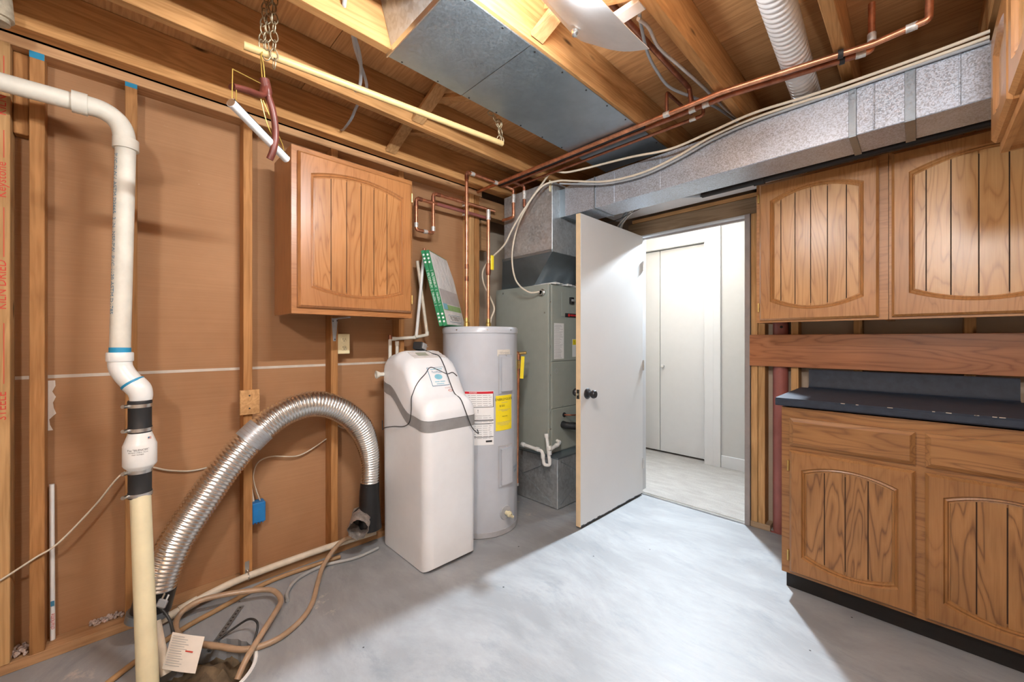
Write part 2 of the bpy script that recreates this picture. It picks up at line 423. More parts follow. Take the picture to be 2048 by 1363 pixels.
# ---- floor with the sump pit opening
PIT = (-1.835, 0.19); PR = 0.178
def make_floor():
    bm = bmesh.new(); N = 48; h = 0.26
    ci = [bm.verts.new((PIT[0]+PR*math.cos(2*math.pi*k/N)*(1+0.03*math.sin(5*k)), PIT[1]+PR*math.sin(2*math.pi*k/N)*(1+0.03*math.cos(3*k)), 0)) for k in range(N)]
    lo = [bm.verts.new((v.co.x, v.co.y, -0.3)) for v in ci]
    sq = []
    for k in range(N):
        a = 2*math.pi*k/N; c, s_ = math.cos(a), math.sin(a); m = max(abs(c), abs(s_))
        sq.append(bm.verts.new((PIT[0]+h*c/m, PIT[1]+h*s_/m, 0)))
    for k in range(N):
        j = (k+1) % N
        bm.faces.new((ci[k], ci[j], sq[j], sq[k])); bm.faces.new((lo[k], lo[j], ci[j], ci[k]))
    X0, X1, Y0, Y1 = -2.75, 0.95, -1.75, 2.955
    a, b, c, d = PIT[0]-h, PIT[0]+h, PIT[1]-h, PIT[1]+h
    for q in ((X0, a, Y0, Y1), (b, X1, Y0, Y1), (a, b, Y0, c), (a, b, d, Y1)):
        bm.faces.new([bm.verts.new(p) for p in ((q[0], q[2], 0), (q[1], q[2], 0), (q[1], q[3], 0), (q[0], q[3], 0))])
    o = fin('floor', bm, 'painted_concrete'); tag(o, kind='structure')
    bm = bmesh.new()
    bmesh.ops.create_grid(bm, x_segments=14, y_segments=14, size=PR*1.02)
    for v in bm.verts:
        v.co.z = -0.06-0.05*random.random()+0.06*math.exp(-((v.co.x+0.02)**2+(v.co.y-0.03)**2)/0.008)
        v.co.x += PIT[0]; v.co.y += PIT[1]
    m = fin('sump_mud', bm, 'mud', o, 180)
    bm = bmesh.new()   # pale broken rim of the slab round the pit
    addtube(bm, [(PIT[0]+(PR+0.004)*math.cos(a), PIT[1]+(PR+0.004)*math.sin(a), -0.004) for a in [math.radians(x) for x in range(-70, 100, 8)]], 0.009, 6)
    fin('pit_rim', bm, 'pvc_white', o, 50)
make_floor()
tag(box('floor_hall', -3.2, 0.3, 2.96, 4.3, -0.06, 0.012, 'carpet'), kind='structure')
tag(box('trim_threshold', -1.56, -0.80, 2.937, 2.972, 0.0, 0.010, 'bare_metal', bev=0.003), kind='structure')

# ---- left wall: back side of drywall between studs
WL = shell('wall_left', (-2.414, 0, 0)); BASE[WL.name] = (-2.414, 0, 0)
XF, XB = -2.325, -2.414
box('drywall_panel', XB-0.013, XB, -1.7, 1.93, 1.079, 2.342, 'drywall_back', WL)
box('drywall_panel', XB-0.013, XB, -1.7, 1.93, 0.030, 1.069, 'drywall_back', WL)
box('panel_seam', XB-0.016, XB+0.0015, -1.7, 1.93, 1.067, 1.080, 'gypsum', WL)
box('bottom_plate', XB, XF, -1.7, 1.93, 0.0, 0.038, 'plate_wood', WL, 0.002)
box('top_plate', XB, XF, -1.7, 1.95, 2.303, 2.341, 'plate_wood', WL, 0.002)
STUDS = [(-1.30, 0), (-0.90, 0), (-0.335, 1), (-0.253, 0), (0.004, 0), (0.422, 0), (0.840, 0), (1.259, 0), (1.835, 1), (1.877, 0)]
stud_o = []
for y, pale in STUDS:
    stud_o.append(box('stud', XB, XF+(0.004 if y == -0.335 else 0), y, y+0.038+(0.01 if y == 1.877 else 0), 0.038, 2.303, 'pale_stud_wood' if pale else 'stud_wood', WL, 0.002))
for k in (3, 4):
    y = STUDS[k][0]; box('paint_mark', XF-0.001, XF+0.0008, y+0.0005, y+0.0375, 2.278 if k == 3 else 2.284, 2.3025, 'blue_paint', stud_o[k])
box('nailer_block', -2.41, -2.365, -0.296, -0.258, 1.995, 2.30, 'stud_wood', WL, 0.003)
box('corner_header', -2.41, -2.33, 1.93, 2.35, 2.17, 2.30, 'plate_wood', WL, 0.002)
box('corner_block', -2.47, -2.43, 2.03, 2.09, 1.93, 2.17, 'plate_wood', WL, 0.002)
for z, s in ((2.07, 'KILN'), (1.80, 'Keystone'), (1.42, 'KILN DRIED'), (0.98, 'STEELE')):
    text(s, 0.034, frame_M((XF+0.0046, -0.316, z), (0, 0, 1), (0, -1, 0)), 'ink_red', stud_o[2])
for z0, z1 in ((1.52, 1.70), (1.88, 1.98), (1.06, 1.28), (2.14, 2.25)):
    box('stamp_line', XF+0.0035, XF+0.0046, -0.312, -0.310, z0, z1, 'ink_red', stud_o[2])
bm = bmesh.new(); zs = [0.86+0.022*k for k in range(10)]
L_ = [bm.verts.new((XB+0.0012, -0.2145, z)) for z in zs]; R_ = [bm.verts.new((XB+0.0012, -0.2145+random.uniform(0.003, 0.022), z)) for z in zs]
for k in range(9): bm.faces.new((L_[k], R_[k], R_[k+1], L_[k+1]))
fin('torn_paper', bm, 'paper_cream', WL)
# crumbled concrete lying on the plate in the far corner of the bay
bm = bmesh.new()
for k in range(260):
    y = random.uniform(-0.335, -0.262) if k < 150 else random.uniform(0.0, 0.0)+random.uniform(-0.10, 0.0)
    x = random.uniform(-2.408, -2.335 if k < 150 else -2.375); r = random.uniform(0.002, 0.007)
    bmesh.ops.create_icosphere(bm, subdivisions=0, radius=r, matrix=Matrix.Translation((x, y, 0.038+r*0.7+random.random()*0.012)))
tag(fin('rubble', bm, 'rubble', WL), kind='stuff')

# alcove behind the air handler
tag(box('wall_alcove', -2.66, -2.64, 1.86, 3.05, 0, 2.52, 'drywall_grey'), kind='structure')
tag(box('wall_alcove_return', -2.64, -2.43, 1.932, 1.945, 0, 2.34, 'drywall_grey'), kind='structure')

# ---- back wall with the doorway
WB = shell('wall_back', (0, 2.94, 0)); BASE[WB.name] = (0, 2.94, 0)
YB = 2.94
for x0, x1, pale in ((-0.772, -0.734, 1), (-0.731, -0.693, 1), (-0.554, -0.516, 1), (-0.261, -0.223, 1), (0.151, 0.190, 1), (0.55, 0.59, 1), (-1.64, -1.60, 1), (-2.0, -1.96, 0), (-2.4, -2.36, 0)):
    box('stud', x0, x1, YB, YB+0.089, 0.038, 2.044 if -0.78 < x0 < -0.73 or x0 == -1.64 else 2.30, 'pale_stud_wood' if pale else 'stud_wood', WB, 0.002)
box('bottom_plate', -0.775, -0.664, YB, YB+0.089, 0, 0.038, 'header_wood', WB, 0.002)
box('bottom_plate', -0.570, 0.9, YB, YB+0.089, 0, 0.038, 'header_wood', WB, 0.002)
box('bottom_plate', -2.64, -1.60, YB, YB+0.089, 0, 0.038, 'header_wood', WB, 0.002)
box('header', -1.66, -0.690, YB, YB+0.089, 2.045, 2.150, 'header_wood', WB, 0.002)
box('header_cap', -1.62, -0.60, YB-0.006, YB+0.089, 2.152, 2.178, 'cross_wood', WB, 0.002)
box('top_plate', -2.64, 0.9, YB, YB+0.089, 2.30, 2.339, 'cross_wood', WB, 0.002)
box('drywall_panel', -0.776, 0.9, YB+0.089, YB+0.102, 0.02, 2.34, 'drywall_grey', WB)
box('drywall_panel', -2.66, -1.60, YB+0.089, YB+0.102, 0.02, 2.34, 'drywall_grey', WB)
box('drywall_panel', -1.60, -0.69, YB+0.089, YB+0.102, 2.045, 2.34, 'drywall_grey', WB)
J = shell('trim_door_jamb', (-1.18, 2.95, 0)); BASE[J.name] = (-1.18, 2.95, 0)
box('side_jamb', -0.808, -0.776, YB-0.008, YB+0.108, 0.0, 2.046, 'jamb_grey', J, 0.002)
box('side_jamb', -1.60, -1.560, YB+0.002, YB+0.108, 0.0, 2.046, 'hall_white', J, 0.002)
box('head_jamb', -1.56, -0.808, YB-0.004, YB+0.108, 2.032, 2.0445, 'hall_white', J, 0.002)
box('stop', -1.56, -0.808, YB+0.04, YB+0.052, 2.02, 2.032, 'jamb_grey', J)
box('strike_plate', -0.809, -0.8065, YB+0.005, YB+0.03, 0.86, 0.94, 'knob_bronze', J)

# ---- hall beyond the doorway
WH = shell('wall_hall', (-1.4, 4.07, 0)); BASE[WH.name] = (-1.4, 4.07, 0)
box('wall_panel', -1.445, 0.4, 4.07, 4.20, 0, 2.52, 'hall_wall', WH)
box('wall_panel', -2.62, -1.445, 4.07, 4.20, 2.185, 2.52, 'hall_wall', WH)
box('wall_panel', -3.3, -2.62, 4.07, 4.20, 0, 2.52, 'hall_wall', WH)
box('hall_side', -3.3, -3.2, 3.04, 4.2, 0, 2.52, 'hall_wall', WH)
box('hall_side', 0.3, 0.4, 3.04, 4.2, 0, 2.52, 'hall_wall', WH)
CS = shell('trim_closet_casing', (-1.4, 4.07, 0)); BASE[CS.name] = (-1.4, 4.07, 0)
box('casing_leg', -1.470, -1.385, 4.056, 4.10, 0, 2.176, 'hall_white', CS, 0.002)
box('casing_edge', -1.385, -1.320, 4.046, 4.10, 0, 2.37, 'hall_white', CS, 0.002)
box('casing_head', -2.7, -1.385, 4.056, 4.10, 2.176, 2.305, 'hall_white', CS, 0.002)
box('casing_cap', -2.7, -1.385, 4.050, 4.10, 2.305, 2.37, 'hall_white', CS, 0.002)
tag(box('baseboard_hall', -1.318, 0.3, 4.054, 4.07, 0.01, 0.125, 'hall_white', bev=0.004), kind='structure')
D2 = shell('door_2', (-1.95, 4.15, 0)); BASE[D2.name] = (-1.95, 4.15, 0)
box('leaf', -2.60, -1.958, 4.135, 4.162, 0.030, 2.176, 'hall_white', D2, 0.002)
box('leaf', -1.952, -1.474, 4.135, 4.162, 0.030, 2.176, 'hall_white', D2, 0.002)
lathe('knob', [(0, 0), (0.010, 0), (0.009, 0.012), (0.017, 0.02), (0.02, 0.03), (0.015, 0.038), (0, 0.041)], 'hall_white', D2, 20, axis_M((-1.915, 4.135, 0.94), (0, -1, 0)))
tag(box('ceiling_hall', -3.3, 0.4, 3.04, 4.2, 2.45, 2.50, 'hall_white'), kind='structure')
HL = thing('hall_light', (-1.42, 3.72, 2.45), 'round flush ceiling light in the carpeted hall', 'light')
lathe('glass_dome', [(0.0, -0.035), (0.06, -0.032), (0.11, -0.02), (0.13, 0.0)], 'hall_glow', HL, 32, Matrix.Translation((-1.42, 3.72, 2.445)))

# ---- unseen sides of the room
tag(box('wall_right', 0.86, 0.90, -1.75, 3.05, 0, 2.52, 'wall_rear'), kind='structure')
tag(box('wall_front', -2.43, 0.90, -1.75, -1.70, 0, 2.52, 'wall_rear'), kind='structure')

# ---- ceiling: plywood deck on joists
CE = shell('ceiling', (-0.8, 0.6, 2.34)); BASE[CE.name] = (-0.8, 0.6, 2.34)
for y0, y1 in ((-1.75, -0.56), (-0.557, 0.66), (0.663, 1.88), (1.883, 3.05)):
    box('plywood_sheet', -2.66, 0.95, y0, y1, 2.525, 2.543, 'plywood', CE)
JX = [-2.288, -1.880, -1.465, -1.056, -0.650, -0.237, 0.170, 0.58]
for x in JX: box('joist', x-(0.026 if x < -2 else 0), x+0.039, -1.70, 2.94, 2.342, 2.524, 'joist_wood', CE, 0.002)
box('rim_board', -2.64, 0.9, 2.94, 2.98, 2.342, 2.524, 'cross_wood', CE)
def brace(xa, za, xb, zb, y):
    d = Vector((xb-xa, 0, zb-za)); L = d.length; ang = math.atan2(d.z, d.x)
    M = Matrix.Translation((xa, y, za)) @ Matrix.Rotation(-ang, 4, 'Y')
    box('bridging', 0, L, -0.032, 0.032, -0.009, 0.009, 'cross_wood', CE, 0.001, M)
for i, y in ((0, 1.16), (1, 1.10), (3, 1.12)):
    a, b = JX[i]+0.039, JX[i+1]
    brace(a+0.002, 2.362, b-0.002, 2.508, y)
    brace(a+0.002, 2.508, b-0.002, 2.362, y+0.075)

# ---- the open door
D1 = shell('door_1', (-1.555, 2.93, 0)); BASE[D1.name] = (-1.555, 2.93, 0)
DX0, DX1, DY0, DY1, DZ0, DZ1 = -1.558, -1.523, 2.098, 2.925, 0.014, 2.034
slab = box('slab', DX0, DX1, DY0+0.006, DY1, DZ0, DZ1, 'door_white', D1, 0.0015)
box('edge_strip', DX0+0.001, DX1-0.001, DY0, DY0+0.0065, DZ0, DZ1, 'door_edge', D1, 0.001)
bm = bmesh.new()
for k in range(26):
    y = DY0+0.01+k*0.031; addbox(bm, DX0+0.001, DX1+0.0006, y, y+0.032, DZ0-0.002, DZ0+0.004+0.006*random.random())
fin('scuffed_edge', bm, 'black_rubber', D1)
KY, KZ = 2.185, 0.868
for sx, x in ((1, DX1), (-1, DX0)):
    lathe('knob', [(0, 0), (0.034, 0), (0.036, 0.006), (0.03, 0.012), (0.014, 0.016), (0.012, 0.03), (0.02, 0.036), (0.027, 0.046), (0.0275, 0.056), (0.022, 0.066), (0, 0.068)], 'knob_bronze', D1, 28, axis_M((x, KY-0.012, KZ), (sx, 0, 0)))
box('latch_plate', DX0+0.006, DX1-0.006, DY0-0.0015, DY0+0.001, KZ-0.03, KZ+0.03, 'knob_bronze', D1, 0.0008)
lathe('latch_bolt', [(0, 0), (0.008, 0), (0.008, 0.006), (0.005, 0.01), (0, 0.01)], 'bare_metal', D1, 14, axis_M(((DX0+DX1)/2, DY0-0.001, KZ), (0, -1, 0)))
for z in (0.25, 1.02, 1.80): tube('hinge', [(DX1+0.004, DY1+0.003, z-0.04), (DX1+0.004, DY1+0.003, z+0.04)], 0.006, 'bare_metal', D1, 10)

# ================================================================== CABINETS (local: x right, y into the cabinet, z up)
def door_outline(x0, x1, z0, z1, sag_t, sag_b, n=14, m=6):
    """closed contour: bottom left->right, right up, top right->left, left down"""
    xm = (x0+x1)/2; hw = (x1-x0)/2; P = []
    for k in range(n): x = x0+(x1-x0)*k/n; u = (x-xm)/hw; P.append((x, z0-sag_b*(1-u*u)))
    for k in range(m): P.append((x1, z0+(z1-z0)*k/m))
    for k in range(n): x = x1-(x1-x0)*k/n; u = (x-xm)/hw; P.append((x, z1+sag_t*(1-u*u)))
    for k in range(m): P.append((x0, z1-(z1-z0)*k/m))
    return P
def panel_door(parent, x0, x1, z0, z1, grooves, up, across, plank, sag=0.045, stile=0.056, hinge_side=None, yb=0.0):
    """cathedral door: frame mesh with planks as sub-parts"""
    ox0, ox1 = x0+stile, x1-stile; oz0, oz1 = z0+stile+sag, z1-stile-sag
    def opening(i): return door_outline(ox0+i, ox1-i, oz0+i, oz1-i, sag, sag)
    def outer(i): return door_outline(x0+i, x1-i, z0+i, z1-i, 0, 0)
    rings = [(outer(0), yb), (outer(0), yb-0.011), (outer(0.010), yb-0.022), (opening(-0.002), yb-0.022), (opening(0.003), yb-0.014), (opening(0.009), yb-0.0175), (opening(0.013), yb-0.0105), (opening(0.017), yb-0.0115), (opening(0.019), yb-0.005)]
    bm = bmesh.new(); V = [[bm.verts.new((x, y, z)) for x, z in r] for r, y in rings]; k = len(V[0])
    for a, b in zip(V, V[1:]):
        for i in range(k): bm.faces.new((a[i], a[(i+1) % k], b[(i+1) % k], b[i]))
    bm.faces.new(V[0]); bm.faces.new(V[-1])
    d = fin('door', bm, up, parent, 25)
    # rails carry grain across: thin separate veneers of the same frame front
    e = 0.016; px0, px1 = ox0+e, ox1-e; xm = (ox0+ox1)/2; hw = (ox1-ox0)/2
    top = lambda x: oz1-e+0.001+sag*(1-((x-xm)/hw)**2); bot = lambda x: oz0+e-0.001-sag*(1-((x-xm)/hw)**2)
    xs = [px0]+[px0+(px1-px0)*g for g in grooves]+[px1]
    box('panel_back', px0, px1, yb-0.0062, yb-0.004, oz0-sag+0.03, oz1+sag-0.03, 'groove_dark', d)
    for a, b in zip(xs, xs[1:]):
        g = 0.0021; bm = bmesh.new(); n = 5; F = []
        for i in range(n+1):
            x = a+g+(b-a-2*g)*i/n
            F.append([bm.verts.new((x, y, z)) for y in (yb-0.0105, yb-0.005) for z in (bot(x), top(x))])
        for p, q in zip(F, F[1:]):
            for i, j in ((0, 1), (1, 3), (3, 2), (2, 0)): bm.faces.new((p[i], p[j], q[j], q[i]))
        bm.faces.new([F[0][i] for i in (0, 1, 3, 2)]); bm.faces.new([F[-1][i] for i in (0, 2, 3, 1)])
        fin('plank', bm, plank, d)
    if hinge_side:
        xh = x0-0.006 if hinge_side < 0 else x1+0.006
        for z in (z0+0.075, z1-0.075):
            bm = bmesh.new(); addtube(bm, [(xh, yb-0.008, z-0.025), (xh, yb-0.008, z+0.025)], 0.0045, 8); addbox(bm, min(xh, xh-hinge_side*0.01), max(xh, xh-hinge_side*0.01), yb-0.004, yb-0.0005, z-0.022, z+0.022)
            fin('hinge', bm, 'brass', d)
    return d
def cab_body(c, W, H, D, side, fr, z0=0.0, stiles=(), rails=(), fw=0.038):
    box('side_panel', 0, 0.014, 0.018, D, z0, z0+H, side, c); box('side_panel', W-0.014, W, 0.018, D, z0, z0+H, side, c)
    box('bottom_panel', 0.014, W-0.014, 0.018, D, z0+0.012, z0+0.024, side, c)
    box('top_panel', 0.014, W-0.014, 0.018, D, z0+H-0.016, z0+H-0.004, side, c)
    box('back_panel', 0.014, W-0.014, D-0.006, D, z0+0.024, z0+H-0.016, side, c)
    bm = bmesh.new()
    addbox(bm, 0, fw, 0, 0.018, z0, z0+H); addbox(bm, W-fw, W, 0, 0.018, z0, z0+H)
    addbox(bm, fw, W-fw, 0, 0.018, z0, z0+fw); addbox(bm, fw, W-fw, 0, 0.018, z0+H-fw, z0+H)
    for a, b in stiles: addbox(bm, a, b, 0, 0.018, z0+fw, z0+H-fw)
    for a, b, za, zb in rails: addbox(bm, a, b, 0.0003, 0.018, za, zb)
    fin('face_frame', bm, fr, c)
# wall cabinet on the stud wall
c = empty('wall_cabinet', (-2.034, 0.556, 1.343), math.pi/2)
tag(c, 'oak wall cabinet with a plank door hung on bare studs above the ivory outlet', 'cabinet')
cab_body(c, 0.628, 0.785, 0.289, 'oak_red_up', 'oak_red_across')
panel_door(c, 0.024, 0.617, 0.030, 0.760, [0.175, 0.345, 0.51, 0.665, 0.83], 'oak_red_up', 'oak_red_across', 'oak_red_plank', hinge_side=1, sag=0.04)
# wall cabinets on the doorway wall
c = empty('wall_cabinet', (-0.663, 2.634, 1.318))
tag(c, 'oak wall cabinet above the board, next to the doorway', 'cabinet')
cab_body(c, 0.557, 0.800, 0.302, 'oak_up', 'oak_across', fw=0.045)
panel_door(c, 0.017, 0.524, 0.012, 0.790, [0.09, 0.27, 0.46, 0.655, 0.865], 'oak_up', 'oak_across', 'oak_plank_up', hinge_side=-1, sag=0.05)
c = empty('wall_cabinet', (-0.104, 2.634, 1.318))
tag(c, 'wide oak wall cabinet with swirling grain, above the backsplash right of its neighbour', 'cabinet')
cab_body(c, 0.62, 0.800, 0.302, 'oak_up', 'oak_across', fw=0.045)
panel_door(c, 0.010, 0.585, 0.012, 0.790, [0.09, 0.27, 0.46, 0.655, 0.865], 'oak_up', 'oak_across', 'oak_plank_up', sag=0.05, stile=0.06)
# short cabinet hung high on the right wall
c = empty('high_cabinet', (0.190, 2.122, 1.850), -math.pi/2)
tag(c, 'short oak cabinet hung high under the joists, its door facing the room', 'cabinet')
cab_body(c, 0.76, 0.40, 0.62, 'oak_up', 'oak_across')
panel_door(c, 0.016, 0.370, 0.032, 0.385, [0.2, 0.5, 0.8], 'oak_up', 'oak_across', 'oak_plank_up', sag=0.025)
panel_door(c, 0.390, 0.744, 0.032, 0.385, [0.2, 0.5, 0.8], 'oak_up', 'oak_across', 'oak_plank_up', sag=0.025)
# base cabinet
c = empty('base_cabinet', (-0.469, 2.290, 0.0))
tag(c, 'dark oak base cabinet with two drawers, two plank doors and a black toe kick', 'cabinet')
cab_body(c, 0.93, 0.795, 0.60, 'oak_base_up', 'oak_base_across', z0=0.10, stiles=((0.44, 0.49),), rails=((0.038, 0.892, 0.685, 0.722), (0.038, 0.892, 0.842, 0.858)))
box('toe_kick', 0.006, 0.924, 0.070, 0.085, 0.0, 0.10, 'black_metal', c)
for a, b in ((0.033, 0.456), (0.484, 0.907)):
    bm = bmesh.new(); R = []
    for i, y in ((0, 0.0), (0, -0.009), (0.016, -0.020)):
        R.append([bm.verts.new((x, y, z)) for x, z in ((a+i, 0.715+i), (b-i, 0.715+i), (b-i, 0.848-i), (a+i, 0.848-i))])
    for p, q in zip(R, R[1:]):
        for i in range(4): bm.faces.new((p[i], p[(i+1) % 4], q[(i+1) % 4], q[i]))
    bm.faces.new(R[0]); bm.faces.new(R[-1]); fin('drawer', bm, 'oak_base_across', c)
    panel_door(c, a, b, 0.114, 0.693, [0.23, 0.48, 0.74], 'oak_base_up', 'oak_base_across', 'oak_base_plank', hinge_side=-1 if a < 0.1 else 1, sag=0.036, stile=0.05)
# countertop with coved backsplash
c = thing('countertop', (-0.08, 2.6, 0.90), 'dark blue laminate countertop with a low backsplash on the base cabinet', 'countertop')
prof = [(2.888, 0.904), (2.268, 0.904), (2.262, 0.910), (2.262, 0.932), (2.270, 0.940), (2.290, 0.941), (2.855, 0.941)]
loft('top', [[(x, y, z) for y, z in prof] for x in (-0.492, -0.490, 0.328, 0.330)] if False else [[(-0.490, y, z) for y, z in prof], [(0.330, y, z) for y, z in prof]], 'counter_blue', c, 30)
prof = [(2.898, 0.9045), (2.898, 1.043), (2.888, 1.047), (2.878, 1.043), (2.877, 0.958), (2.870, 0.946), (2.856, 0.9412), (2.889, 0.904)]
loft('backsplash', [[(-0.455, y, z) for y, z in prof], [(0.315, y, z) for y, z in prof]], 'counter_blue', c, 30)
bm = bmesh.new()
for k in range(10):
    x = random.uniform(-0.48, 0.32); y = random.choice([2.2625, 2.268, 2.268]); L = random.uniform(0.004, 0.02)
    addbox(bm, x, x+L, y-0.0008, y+0.0012, 0.9375, 0.9399)
tag(fin('chipped_edge', bm, 'gypsum', c), kind='stuff')
# long board nailed across the studs
c = box('wall_board', -0.775, 0.80, 2.917, 2.9398, 1.052, 1.252, 'rosewood_board', bev=0.002)
tag(c, 'wide reddish wooden board nailed across the studs above the backsplash', 'board')
# red steel column in the wall
c = thing('steel_column', (-0.617, 2.984, 0), 'dull red steel column standing between studs beside the base cabinet', 'column')
tube('shaft', [(-0.617, 2.984, 0.004), (-0.617, 2.984, 2.298)], 0.0415, 'steel_red', c, 24)
box('base_plate', -0.662, -0.572, 2.941, 3.027, 0, 0.005, 'steel_red', c)
lathe('bolt_hole', [(0, 0), (0.008, 0), (0.008, 0.004), (0, 0.004)], 'black_rubber', c, 14, axis_M((-0.605, 2.9455, 1.30), (0.28, -1, 0)))

# ================================================================== DUCTWORK AND AIR HANDLER
c = thing('return_air_pan', (-1.25, 1.5, 2.33), 'flat grey sheet metal pans nailed under two joists, return air', 'duct')
box('pan_sheet', -1.463, -1.030, 0.742, 1.103, 2.334, 2.3405, 'galvanized', c, 0.001)
box('pan_sheet', -1.463, -1.030, 1.107, 2.30, 2.336, 2.3410, 'galvanized', c, 0.001)
box('drive_edge', -1.463, -1.030, 0.738, 0.7425, 2.328, 2.352, 'bare_metal', c)
bm = bmesh.new(); vs = [bm.verts.new(p) for p in ((-1.424, 0.741, 2.342), (-1.060, 0.741, 2.342), (-1.060, 0.690, 2.522), (-1.424, 0.690, 2.522), (-1.424, 0.745, 2.342), (-1.060, 0.745, 2.342), (-1.060, 0.694, 2.522), (-1.424, 0.694, 2.522))]
for q in ((0, 1, 2, 3), (4, 7, 6, 5), (0, 4, 5, 1), (1, 5, 6, 2), (2, 6, 7, 3), (3, 7, 4, 0)): bm.faces.new([vs[i] for i in q])
fin('end_cap', bm, 'galvanized_dull', c)
for x in (-1.452, -1.042):
    for k in range(9):
        y = 0.80+k*0.17; lathe('nail_head', [(0, 0), (0.004, 0), (0.004, 0.002), (0, 0.002)], 'black_metal', c, 8, axis_M((x, y, 2.3355), (0, 0, -1)))
# supply trunk
c = thing('supply_duct', (-0.6, 2.32, 2.07), 'long galvanized supply duct with spangled face running over the doorway', 'duct')
XS = [-1.712, -1.466, -0.187, -0.014, 0.62]
for a, b in zip(XS, XS[1:]): box('duct_section', a+0.0005, b-0.0005, 2.18, 2.40, 2.07, 2.272, 'galvanized_spangle', c, 0.003)
for x, wd in ((-0.187, 0.022), (-0.014, 0.028), (-1.466, 0.006)):
    box('cleat', x-wd, x+0.003, 2.1745, 2.1798, 2.069, 2.273, 'galvanized', c, 0.001)
    box('cleat', x-wd, x+0.003, 2.175, 2.405, 2.0645, 2.0698, 'galvanized', c, 0.001)
for x in (-1.327, -1.03, -0.13, 0.102): tube('crease', [(x, 2.1805, 2.074), (x, 2.1805, 2.268)], 0.0035, 'galvanized_spangle', c, 8)
# flat duct over the door header; white colour stands in for reflected light
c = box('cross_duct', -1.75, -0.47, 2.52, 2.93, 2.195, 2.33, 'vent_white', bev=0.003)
tag(c, 'flat metal duct coloured white for reflected light, tucked above the door header behind the supply duct', 'duct')
# supply plenum with tapered collar
c = thing('supply_plenum', (-2.0, 2.4, 1.634), 'stained sheet metal plenum box standing on the green air handler', 'duct')
PX0, PX1, PY0, PY1 = -2.245, -1.762, 2.105, 2.66
box('plenum_box', PX0, PX1, PY0, PY1, 1.826, 2.312, 'galvanized_dull', c, 0.003)
loft('tapered_collar', [[(PX0-0.012, PY0-0.004, 1.824), (PX1+0.003, PY0-0.004, 1.824), (PX1+0.003, PY1, 1.824), (PX0-0.012, PY1, 1.824)], [(-2.44, 2.262, 1.636), (-2.075, 2.262, 1.636), (-2.075, 2.70, 1.636), (-2.44, 2.70, 1.636)]], 'galvanized', c, 10)
box('seam_strip', PX0-0.014, PX1+0.006, PY0-0.008, PY0-0.0005, 1.822, 1.842, 'galvanized', c, 0.001)
box('collar', PX1, -1.713, 2.19, 2.39, 2.075, 2.268, 'galvanized', c)
# air handler
c = thing('air_handler', (-2.2, 2.55, 0.37), 'tall grey green air handler cabinet beside the grey water heater', 'furnace')
FX0, FX1, FY0, FY1, FZ0, FZ1 = -2.49, -1.911, 2.24, 2.82, 0.372, 1.634
box('cabinet', FX0, FX1-0.004, FY0, FY1, FZ0, FZ1, 'furnace_green', c, 0.004)
for z0, z1, nm in ((1.058, FZ1-0.004, 'upper_panel'), (0.705, 1.052, 'middle_panel'), (FZ0+0.01, 0.699, 'lower_panel')):
    box(nm, FX1-0.012, FX1+0.002, FY0+0.035, FY1-0.02, z0, z1, 'furnace_green', c, 0.003)
box('corner_trim', FX1-0.03, FX1+0.001, FY0-0.002, FY0+0.034, FZ0, FZ1, 'furnace_green', c, 0.003)
for y, z in ((2.262, 1.50), (2.262, 1.17), (2.262, 0.96), (2.262, 0.69), (2.40, 0.715), (2.262, 0.56)):
    lathe('screw', [(0, 0), (0.006, 0), (0.005, 0.003), (0, 0.004)], 'bare_metal', c, 10, axis_M((FX1+0.001, y, z), (1, 0, 0)))
for x, z in ((-1.948, 1.42), (-2.03, 1.575), (-2.40, 1.60)):
    lathe('screw', [(0, 0), (0.007, 0), (0.006, 0.003), (0, 0.004)], 'bare_metal', c, 10, axis_M((x, FY0, z), (0, -1, 0)))
lb = box('rating_label', FX1+0.002, FX1+0.003, 2.302, 2.418, 1.075, 1.345, 'paper_white', c)
for k in range(26):
    z = 1.33-k*0.0098; yb = 2.308+random.choice((0, 0.004)); L = random.uniform(0.05, 0.102)
    box('print_line', FX1+0.003, FX1+0.0034, yb, min(yb+L, 2.414), z-0.0022, z, 'ink_grey', lb)
box('breaker', FX1+0.002, FX1+0.022, 2.485, 2.525, 1.50, 1.55, 'black_rubber', c, 0.002)
for y in (2.490, 2.509): box('breaker_toggle', FX1+0.022, FX1+0.030, y, y+0.012, 1.518, 1.534, 'ink_grey', c)
box('breaker_plate', FX1+0.0022, FX1+0.004, 2.39, 2.47, 1.40, 1.585, 'furnace_green', c, 0.0015)
bd = box('maker_badge', FX1+0.002, FX1+0.008, 2.43, 2.60, 1.395, 1.425, 'black_rubber', c, 0.004)
lathe('badge_dot', [(0, 0), (0.012, 0), (0.012, 0.002), (0, 0.002)], 'led_red', bd, 18, axis_M((FX1+0.008, 2.475, 1.41), (1, 0, 0)))
box('badge_text', FX1+0.008, FX1+0.0086, 2.495, 2.59, 1.404, 1.417, 'led_red', bd)
wl = box('warning_label', FX1+0.002, FX1+0.003, 2.525, 2.64, 1.085, 1.225, 'paper_white', c)
box('warning_field', FX1+0.003, FX1+0.0034, 2.528, 2.60, 1.18, 1.222, 'label_yellow', wl)
text('!', 0.03, frame_M((FX1+0.0038, 2.548, 1.20), (0, 1, 0), (0, 0, 1)), 'ink_black', wl)
lathe('cable_clamp', [(0.014, 0), (0.026, 0), (0.026, 0.012), (0.02, 0.016), (0.02, 0.028), (0.014, 0.028)], 'bare_metal', c, 16, axis_M((-1.965, FY0, 1.572), (0, -1, 0)))
lathe('knockout', [(0.016, 0), (0.019, 0), (0.019, 0.001), (0.016, 0.001)], 'tank_trim', c, 20, axis_M((FX1+0.0022, 2.33, 0.985), (1, 0, 0)))
